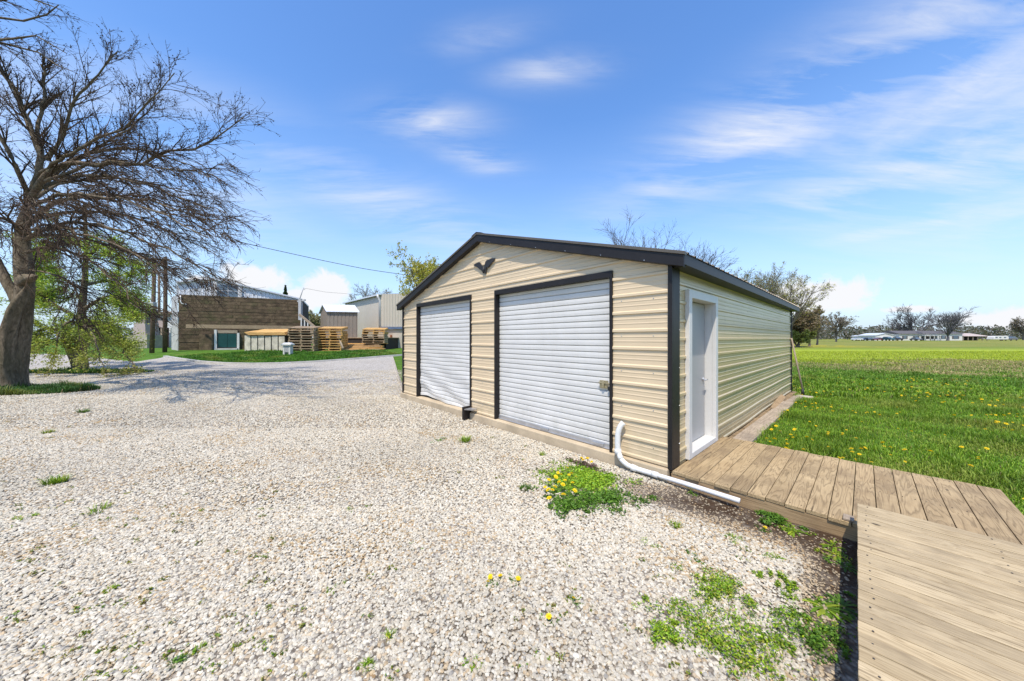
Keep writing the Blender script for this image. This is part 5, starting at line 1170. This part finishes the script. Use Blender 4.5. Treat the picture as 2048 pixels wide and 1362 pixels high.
# small shed
SA = at(654.5, 677, 33.0); SB = at(715, 677, 33.6); SC = at(641, 677, 35.0); zb_, zt_ = 1.79, CZ+(YH-623)/FPX*33.0; zr2 = CZ+(YH-610)/FPX*34
r = empty('garden_shed', (SA[0], SA[1], zb_), 0, 'small grey-brown board shed with a light metal gable roof', 'shed')
child(corr_wall(SA, SB, zb_, zt_, .36, -.03), 'front_wall', M['shed'], r)
MID = (SA[:2]+SC[:2])/2; ex = SB[:2]-SA[:2]
child(corr_wall(SC, SA, zb_, zt_, .9, -.02, zt_, (.5, zr2-.05)), 'gable_wall', M['shed'], r)
child(corr_wall(SB, SB[:2]+SC[:2]-SA[:2], zb_, zt_, .9, -.02, zt_, (.5, zr2-.05)), 'gable_wall', M['shed'], r)
t = MB(); dd = norm(ex)*.15; f = norm(SA[:2]-SC[:2])*.2
for e0 in (SA[:2]+f, SC[:2]-f):
    p = [e0-dd, e0+ex+dd, MID+ex+dd, MID-dd]; z = [zt_-.05, zt_-.05, zr2, zr2]; vs = [(*q, zz) for q, zz in zip(p, z)]
    if e0 is not None: t.hexa(vs+[(v[0], v[1], v[2]+.05) for v in vs])
child(t, 'roof', M['zinc'], r)
# big tan metal building
MA = at(690, 677, 45); MBp = at(763, 677, 36); MC = at(840, 677, 36.6); zt_ = 6.5
r = empty('metal_building', (MBp[0], MBp[1], ZG), 0, 'large tan metal building partly hidden by the left end of the garage', 'building')
child(corr_wall(MA, MBp, 1.2, zt_, .5, .02), 'side_wall', M['tansiding'], r); child(corr_wall(MBp, MC, 2.75, zt_+.12, .30, .035, zt_+.25), 'end_wall', M['tansiding'], r)
t = MB(); w = norm(MBp[:2]-MA[:2]); n_ = np.array([w[1], -w[0]]); a, b = MA[:2]+n_*.35, MBp[:2]+n_*.35+w*.05; t.hexa([(*a, zt_-.02), (*b, zt_-.02), (*(b-n_*8), zt_+.9), (*(a-n_*8), zt_+.9), (*a, zt_+.12), (*b, zt_+.12), (*(b-n_*8), zt_+1.0), (*(a-n_*8), zt_+1.0)]); child(t, 'roof', M['zinc'], r)
t = MB(); q = MBp[:2]+n_*.12-w*.15; t.tube([(*(q+n_*.25), zt_+.02), (*(q+n_*.2), zt_-.25), (*q, zt_-.6), (*q, 2.7)], .13, 8); child(t, 'downpipe', M['white'], r)
w2 = norm(MC[:2]-MBp[:2]); n2 = np.array([w2[1], -w2[0]])
def mbox(mb, a, b, z0, z1, o0, o1):
    P = [MBp[:2]+w2*u+n2*o for u, o in ((a, o1), (b, o1), (b, o0), (a, o0))]; mb.hexa([(*p, z0) for p in P]+[(*p, z1) for p in P])
t = MB(); mbox(t, -.1, 4.4, ZG-.1, 2.70, -.2, .10); child(t, 'foundation', M['foundation'], r); t = MB(); mbox(t, .0, 4.4, 2.71, 2.97, .06, .30); child(t, 'blue_band', M['blue'], r)
t = MB(); mbox(t, 1.25, 2.4, ZG, 2.25, .102, .16); child(t, 'low_door', M['tansiding'], r); t = MB(); mbox(t, .95, 1.15, ZG+.5, 2.0, .101, .15); mbox(t, .96, 1.14, 2.01, 2.06, .101, .3); child(t, 'rusty_pipe', M['rust'], r)
# pallets
def pallet_mesh(mat, wd=2.05, dp=1.7, h=.22):
    t = MB()
    for i in range(6): y = -dp/2+i*(dp-.22)/5; t.box(-wd/2, wd/2, y, y+.22, h-.045, h)
    for i in range(3): y = -dp/2+i*(dp-.22)/2; t.box(-wd/2, wd/2, y, y+.22, 0, .035)
    for x in (-wd/2+.01, -.05, wd/2-.11): t.box(x, x+.10, -dp/2+.01, dp/2-.01, .036, h-.046)
    o = t.build('pallet', mat); me = o.data; bpy.data.objects.remove(o); return me
PN, PO = pallet_mesh(M['palletnew']), pallet_mesh(M['palletold'])
def pstack(px, d, zb, n, mes, rz, labtop, lab, grp):
    x = (px-1024)/FPX*d
    for i in range(n):
        o = bpy.data.objects.new('pallet', mes[i] if isinstance(mes, list) else mes); C.objects.link(o); o.location = (x+random.uniform(-.05, .05), d+.85+random.uniform(-.05, .05), zb+i*.223); o.rotation_euler = (0, 0, rz+random.uniform(-.03, .03))
        if i == n-1: o.rotation_euler = (R(7), 0, rz+.02); o.location.z += .105
        tag(o, labtop if i == n-1 else lab, 'pallet', grp)
pstack(599, 27.7, ZG-.02, 9, [PO]*9, R(8), 'grey weathered pallet on top of the tallest left-hand stack', 'weathered pallet inside the tallest left-hand stack', 'pallets in the left stack')
pstack(655, 28.8, ZG-.02, 9, [PN]*9, R(10), 'fresh pine pallet on top of the middle stack', 'pine pallet inside the middle stack beside the shed', 'pallets in the middle stack')
pstack(743, 31.0, 1.22, 6, [PO, PO, PO, PO, PN, PN], R(10), 'pine pallet on top of the right stack before the metal building', 'pallet inside the right stack before the metal building', 'pallets in the right stack')
# lumber piles
r = empty('lumber_pile', (*at(735, 677, 31)[:2], ZG), 0, 'low untidy pile of loose boards between the pallet stacks', 'lumber')
for i in range(12):
    t = MB(); d = 29.6+i*.22; z = ZG+.02+.05*i; a = at(676+random.uniform(-4, 8), 677, d); b = at(772+random.uniform(-18, 6), 677, d+random.uniform(-.3, .6)); a[2] = z; b[2] = z+random.uniform(-.02, .06)
    t.bar(a, b, .42, .07); child(t, 'board', M['palletnew'] if i % 3 else M['palletold'], r)
t = MB(); a = at(677, 676, 29.2); b = at(686, 697, 28.6); t.bar(a, b, .1, .14); child(t, 'upright_board', M['timber'], r)
r = empty('plywood_pile', (*at(530, 677, 29)[:2], ZG), 0, 'orange plywood sheets stacked on a streaked cream panel base before the plank wall', 'plywood')
for i in range(5):
    t = MB(); x0, x1 = at(500-2*i, 677, 28.6)[0], at(574-i, 677, 28.6)[0]; z = 1.98+.05*i; s = .34
    t.hexa([(x0, 28.4, z), (x1, 28.5, z), (x1+.1, 30.4, z+s), (x0+.2, 30.5, z+s), (x0, 28.4, z+.045), (x1, 28.5, z+.045), (x1+.1, 30.4, z+.045+s), (x0+.2, 30.5, z+.045+s)]); child(t, 'plywood_sheet', M['palletnew'], r)
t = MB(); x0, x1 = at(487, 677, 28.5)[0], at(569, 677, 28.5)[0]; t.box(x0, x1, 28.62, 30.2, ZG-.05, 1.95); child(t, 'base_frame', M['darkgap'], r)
for i in range(6):
    t = MB(); a = x0+(x1-x0)*i/6+.05; b = x0+(x1-x0)*(i+1)/6-.05; t.box(a, b, 28.56, 28.615, ZG-.04, 1.93-.05*(i % 2)); child(t, 'panel', M['panel'], r)
# pale pedestal in the verge
p = hit(576, 709); r = empty('pedestal_stand', p, R(6), 'small pale grey pedestal with a white lid standing on the grass verge', 'pedestal')
t = MB(); t.hexa([(-.26, -.2, .0), (-.14, -.2, .0), (-.14, .2, 0), (-.26, .2, 0), (-.27, -.2, .62), (-.17, -.2, .62), (-.17, .2, .62), (-.27, .2, .62)]); t.build('leg', M['white'], r, .01)
t = MB(); t.hexa([(.14, -.2, .0), (.26, -.2, .0), (.26, .2, 0), (.14, .2, 0), (.17, -.2, .62), (.27, -.2, .62), (.27, .2, .62), (.17, .2, .62)]); t.build('leg', M['white'], r, .01)
t = MB(); t.hexa([(-.2, -.17, .18), (.2, -.17, .18), (.2, .17, .18), (-.2, .17, .18), (-.26, -.2, .70), (.26, -.2, .70), (.26, .2, .70), (-.26, .2, .70)]); t.build('body', M['greysheet'], r, .01)
t = MB(); t.box(-.36, .36, -.28, .28, .701, .82); t.hexa([(-.33, -.25, .82), (.33, -.25, .82), (.33, .25, .82), (-.33, .25, .82), (-.2, -.14, .93), (.2, -.14, .93), (.2, .14, .93), (-.2, .14, .93)]); t.build('lid', M['white'], r, .02)
# utility poles, junction box and cable
def pole(base, top, r0, label, name='utility_pole'):
    r = empty(name, base, 0, label, 'utility pole'); t = MB(); t.tube([tuple(base-np.array([0, 0, .2])), tuple((base*.55+top*.45)+[.02, 0, 0]), tuple(top)], [r0, r0*.88, r0*.74], 12); child(t, 'shaft', M['pole'], r); return r
b = hit(303.5, 706); d = b[1]; r = pole(b, at(309, 516, d), .15, 'brown wooden utility pole with a small box, left of the pair before the plank building')
t = MB(); q = at(304, 612, d-.22); t.box(q[0]-.3, q[0]+.3, q[1]-.2, q[1]+.1, q[2]-.3, q[2]+.3); child(t, 'junction_box', M['greysheet'], r, .02)
b2_ = hit(329.5, 704); d2_ = b2_[1]; r = pole(b2_, at(331, 514, d2_), .15, 'darker wooden utility pole, right of the pair before the plank building')
t = MB(); q = at(331, 520, d2_); t.bar(q-[.5, .17, 0], q+[.5, -.17, 0], .09, .11); child(t, 'crossarm', M['pole'], r)
b3 = np.array([*at(318, 677, 44)[:2], .6]); pole(b3, at(318, 552, 44), .16, 'thin utility pole farther back between the two near poles')
def cable(name, pts, rad, label):
    r = empty(name, pts[0], 0, label, 'cable'); t = MB(); t.tube([tuple(p) for p in pts], rad, 6); child(t, 'wire', M['black_matt'], r)
pp_ = [at(171, 412, 16.6)]+[at(x, y, d) for x, y, d in [(330, 450, 19.5), (500, 489, 22), (650, 522, 24), (735, 539, 25), (820, 551, 26), (872, 556, 26.2)]]
cable('overhead_cable', resample(pp_, 30), .022, 'dark overhead cable sagging from the left trees toward the budding tree')
cable('thin_cable', [at(607, 576, 33.6), at(650, 584, 36), at(700, 588, 40), at(742, 590, 60)], .012, 'thin wire running right from the leaning mast')
# outbuildings at far left, beyond the poles
r = empty('mobile_home', (*at(318, 677, 39)[:2], .75), 0, 'low pinkish and white cabin with a brown porch beam beyond the utility poles', 'cabin')
def fbox(mb, x0, x1, y0, y1, d, dd): a = at(x0, y1, d); b = at(x1, y0, d); mb.box(a[0], b[0], d, d+dd, a[2], b[2])
t = MB(); fbox(t, 292, 327.5, 628, 655, 39, 3); child(t, 'pink_panel', M['pink'], r); t = MB(); fbox(t, 328, 347, 622, 655.5, 39.02, 3); child(t, 'white_wall', M['whitesiding'], r)
t = MB(); fbox(t, 289, 344, 623.5, 627.5, 38.6, 4); child(t, 'roof_beam', M['timber'], r); t = MB(); fbox(t, 308, 346, 656, 694, 39.4, 2.5); child(t, 'underside_shade', M['darkgap'], r)  # dark box behind the posts paints the shade of the open underside
for x in (309, 321, 338): t = MB(); fbox(t, x, x+3.2, 655.8, 695, 38.9, .2); child(t, 'porch_post', M['white'] if x != 321 else M['timber'], r)
t = MB(); fbox(t, 310, 318, 662, 692, 39.1, .2); child(t, 'white_panel', M['whitesiding'], r)
r = empty('wooden_tower', (*at(279, 677, 36)[:2], .7), 0, 'short wooden lookout box on a pale flared base left of the utility poles', 'outbuilding')
a, b = at(266, 670, 36), at(291, 645.5, 36); t = MB(); t.hexa([(a[0], 36, a[2]), (b[0], 36, a[2]), (b[0], 37.4, a[2]), (a[0], 37.4, a[2]), (a[0]+.1, 36, b[2]), (b[0]-.05, 36, b[2]), (b[0]-.05, 37.4, b[2]), (a[0]+.1, 37.4, b[2])]); child(t, 'base', M['pink'], r)
t = MB(); fbox(t, 272.5, 290, 625.5, 645.3, 36.05, 1.3); child(t, 'plank_box', M['shed'], r)
for x in (272, 281, 289): t = MB(); fbox(t, x, x+1.3, 624, 645, 35.98, .06); child(t, 'post', M['timber'], r)
t = MB(); fbox(t, 262, 281, 618, 623.3, 35.8, 1.8); child(t, 'roof', M['greysheet'], r)
t = MB(); a = at(266, 690, 36.2); child(t.box(a[0]-.3, a[0]+1.9, 35.9, 37.6, .5, at(0, 669.8, 36)[2]), 'footing', M['stone'], r)
# yellow marker at the trunk
p = hit(-6, 775); p[2] = 1.2; r = empty('yellow_marker', (p[0], p[1]-.5, 0), 0, 'yellow plastic marker beside the big tree at the left picture edge', 'marker')
q = at(4, 700, p[1]-.5); t = MB(); t.poly([(q[0]-.55, q[1], q[2]+.22), (q[0]-.55, q[1], q[2]-.18), (q[0]+.05, q[1], q[2]-.10), (q[0]-.14, q[1], q[2]+.16)], (0, .03, 0)); M['yellow'] = plain('yellow_plastic', (.75, .52, .03), .5); child(t, 'plate', M['yellow'], r); t = MB(); t.tube([(q[0]-.45, q[1]+.05, 0), (q[0]-.45, q[1]+.05, q[2]+.2)], .025, 8); child(t, 'rod', M['greysheet'], r)

# ------------------------------------------------------------------ far side of the field
ZF = .70
def fpt(px, py, d): return at(px, py, d)
H0 = 160.0
def field_house():
    r = empty('white_house', (*at(1862, 677, H0)[:2], ZF), 0, 'long low white house with dark roof and porch across the field', 'house')
    x0, x1 = at(1798, 0, H0)[0], at(1925, 0, H0)[0]; zt = CZ+(YH-667.5)/FPX*H0; zr = CZ+(YH-663)/FPX*H0
    t = MB(); t.box(x0, x1, H0, H0+9, ZF-.1, zt); child(t, 'wall', M['white'], r)
    t = MB(); t.add([(x0-.4, H0-.6, zt-.05), (x1+.4, H0-.6, zt-.05), (x1+.4, H0+4.5, zr+.5), (x0-.4, H0+4.5, zr+.5), (x1+.4, H0+9.6, zt-.05), (x0-.4, H0+9.6, zt-.05)], [(0, 1, 2, 3), (3, 2, 4, 5), (0, 3, 5), (1, 4, 2)]); child(t, 'roof', M['shingle'], r)
    for a, b in ((1804, 1815), (1826, 1838), (1880, 1892), (1904, 1918)):
        t = MB(); t.box(at(a, 0, H0)[0], at(b, 0, H0)[0], H0-.08, H0-.005, 1.5, 2.9); w = child(t, 'window', M['shingle'], r)
        t = MB(); t.box(at(a+3, 0, H0)[0], at(b-3, 0, H0)[0], H0-.12, H0-.085, 1.55, 2.85); p = child(t, 'pane', M['glass'], r); p.parent = w
    pa, pb = at(1843, 0, H0)[0], at(1873, 0, H0)[0]
    t = MB(); t.box(pa, pb, H0-.06, H0-.004, ZF, 2.75); child(t, 'porch_shade_panel', M['shingle'], r); t = MB(); t.box(pa-.3, pb+.3, H0-1.6, H0-.07, 2.85, 3.3); child(t, 'porch_roof', M['white'], r)  # flat dark panel on the wall paints the shade inside the porch
    for f in (0, .33, .62, 1): x = pa+(pb-pa)*f; t = MB(); t.box(x-.18, x+.18, H0-1.5, H0-1.15, ZF, 2.849); child(t, 'porch_post', M['white'], r)
    t = MB(); x = at(1859, 0, H0)[0]; t.box(x-.5, x+.5, H0-.10, H0-.065, ZF, 2.7); child(t, 'door', M['rust'], r)
    t = MB(); t.box(pa, pb, H0-1.5, H0-1.4, ZF, 1.4); child(t, 'porch_rail', M['white'], r)
field_house()
def gable_front(px0, px1, d, ytop, yeave, label, name, mat, roof):
    a, b = at(px0, yeave, d), at(px1, yeave, d); zp = CZ+(YH-ytop)/FPX*d; r = empty(name, ((a[0]+b[0])/2, d, ZF), 0, label, 'outbuilding'); m = (a[0]+b[0])/2
    t = MB(); t.add([(a[0], d, ZF-.1), (b[0], d, ZF-.1), (b[0], d, a[2]), (m, d, zp), (a[0], d, a[2])]+[(a[0], d+8, ZF-.1), (b[0], d+8, ZF-.1), (b[0], d+8, a[2]), (m, d+8, zp), (a[0], d+8, a[2])], [(0, 1, 2, 3, 4), (1, 6, 7, 2), (0, 4, 9, 5), (5, 9, 8, 7, 6)]); child(t, 'wall', mat, r)
    t = MB()
    for s, q in ((-1, a[0]), (1, b[0])): vs = [(m, d-.3, zp+.02), (q+s*.3, d-.3, a[2]-.05), (q+s*.3, d+8.3, a[2]-.05), (m, d+8.3, zp+.02)]; t.hexa(vs+[(v[0], v[1], v[2]+.15) for v in vs])
    child(t, 'roof', roof, r); t = MB(); w = (b[0]-a[0]); t.box(a[0]+w*.2, b[0]-w*.2, d-.06, d-.004, ZF, a[2]-.5); child(t, 'door', M['whitesiding'], r)
gable_front(1751, 1789, 158, 666.5, 671, 'white gabled outbuilding left of the white house across the field', 'white_outbuilding', M['white'], M['zinc'])
gable_front(1737, 1751, 164, 671, 672.5, 'small low white shed beside the gabled outbuilding', 'white_shed', M['white'], M['zinc'])
r = empty('open_shed', (*at(1950, 677, 160)[:2], ZF), 0, 'open-sided shed with a rusty pale roof right of the white house', 'outbuilding')
x0, x1 = at(1926, 0, 160)[0], at(1974, 0, 160)[0]; zt = CZ+(YH-672.5)/FPX*160; zr = CZ+(YH-666.5)/FPX*160
t = MB(); t.box(x0, x1, 163, 166, ZF-.1, zt); child(t, 'back_wall', M['darkgap'], r); t = MB(); t.hexa([(x0-.3, 159.5, zt-.05), (x1+.3, 159.5, zt-.05), (x1+.3, 166.5, zr), (x0-.3, 166.5, zr), (x0-.3, 159.5, zt+.1), (x1+.3, 159.5, zt+.1), (x1+.3, 166.5, zr+.15), (x0-.3, 166.5, zr+.15)]); child(t, 'roof', M['rustroof'], r)
for f in np.linspace(0, 1, 6): x = x0+(x1-x0)*f; t = MB(); t.box(x-.15, x+.15, 159.8, 160.1, ZF, zt-.06); child(t, 'post', M['shed'], r)
def paint(n, c): return plain(n, c, .3, 0, .1)
def car(px, d, col, label, L=4.4, rz=0, tall=1.0, name='parked_car'):
    x = (px-1024)/FPX*d; r = empty(name, (x, d, float(terrain(x, d))), rz, label, 'car', 'cars parked before the white outbuilding')
    t = MB(); W = .88; z = .35
    prof = [(-L/2, .42), (-L/2, .78*tall), (-L*.42, .92*tall), (-L*.18, .98*tall), (L*.2, .98*tall), (L*.46, .95*tall), (L/2, .8*tall), (L/2, .42)]
    n = len(prof); t.add([(a, -W, b) for a, b in prof]+[(a, W, b) for a, b in prof], [tuple(range(n)), tuple(range(n, 2*n))[::-1]]+[(i, i+n, (i+1) % n+n, (i+1) % n) for i in range(n)]); t.build('body', M[col], r, .05)
    t = MB(); c = [(-L*.24, .985*tall), (-L*.10, 1.42*tall), (L*.24, 1.44*tall), (L*.40, .965*tall)]; t.add([(a, -W*.84, b) for a, b in c]+[(a, W*.84, b) for a, b in c], [(0, 1, 2, 3), (7, 6, 5, 4), (0, 4, 5, 1), (1, 5, 6, 2), (2, 6, 7, 3)]); t.build('windows', M['glass'], r)
    t = MB(); t.box(-L*.09, L*.235, -W*.82, W*.82, 1.43*tall, 1.48*tall); t.build('car_roof', M[col], r, .03)
    for a in (-L*.31, L*.31):
        for s in (-1, 1): t = MB(); t.tube([(a, s*.70, .33), (a, s*.90, .33)], .33, 14); t.build('wheel', M['tyre'], r)
for k, c in dict(cwhite=(.7, .7, .7), cblue=(.03, .05, .12), cblack=(.015, .015, .017), cred=(.16, .015, .02), cteal=(.03, .09, .10), cgrey=(.12, .12, .13)).items(): M[k] = paint('car_paint_'+k[1:], c)
car(1714, 152, 'cwhite', 'white car at the left end of the row of parked cars', 4.2); car(1727, 154, 'cblue', 'dark blue car, second in the row of parked cars', 4.5, .3); car(1739.5, 152, 'cblack', 'black car left of the dark red car', 4.0, .9); car(1755, 152, 'cred', 'dark red car before the white gabled outbuilding', 4.4, .2)
car(1775.5, 150, 'cteal', 'dark teal vehicle seen end-on before the white gabled outbuilding', 4.6, R(88), 1.25); car(1794.5, 152, 'cblack', 'black vehicle at the left corner of the white house', 4.4, R(70), 1.2); car(1832, 151, 'cgrey', 'small dark car before the left windows of the white house', 4, R(80))
r = empty('camper_trailer', (*at(1996, 677, 152)[:2], ZF), 0, 'white camper trailer parked right of the open shed across the field', 'camper'); x0, x1 = at(1981, 0, 152)[0], at(2011, 0, 152)[0]
t = MB(); pr = [(x0, 1.25), (x0+.3, 2.35), (x0+.9, 2.85), (x1-.6, 2.95), (x1, 2.5), (x1, 1.2)]; n = len(pr); t.add([(a, 151, b) for a, b in pr]+[(a, 153.4, b) for a, b in pr], [tuple(range(n)), tuple(range(n, 2*n))[::-1]]+[(i, i+n, (i+1) % n+n, (i+1) % n) for i in range(n)]); child(t, 'body', M['white'], r, .08)
for a, b in ((.12, .26), (.38, .5), (.68, .82)): t = MB(); t.box(x0+(x1-x0)*a, x0+(x1-x0)*b, 150.95, 150.995, 1.9, 2.4); child(t, 'window', M['glass'], r)
for f in (.5, .6): t = MB(); x = x0+(x1-x0)*f; t.tube([(x, 151.05, ZF+.33), (x, 151.3, ZF+.33)], .35, 12); child(t, 'wheel', M['tyre'], r)
t = MB(); t.bar((x0+.1, 152.2, 1.15), (x0-1.2, 152.2, 1.05), .15, .12); child(t, 'tow_bar', M['black_matt'], r)
car(2022, 153, 'cgrey', 'dark grey van parked at the right of the camper trailer', 4.8, .1, 1.35, 'parked_van')
b = np.array([*at(1785, 677, 175)[:2], ZF]); r = pole(b, at(1785, 649, 175), .2, 'distant utility pole above the white gabled outbuilding'); t = MB(); q = at(1785, 651, 175); t.bar(q-[1.2, .2, 0], q+[1.2, -.2, 0], .15, .2); child(t, 'crossarm', M['pole'], r)
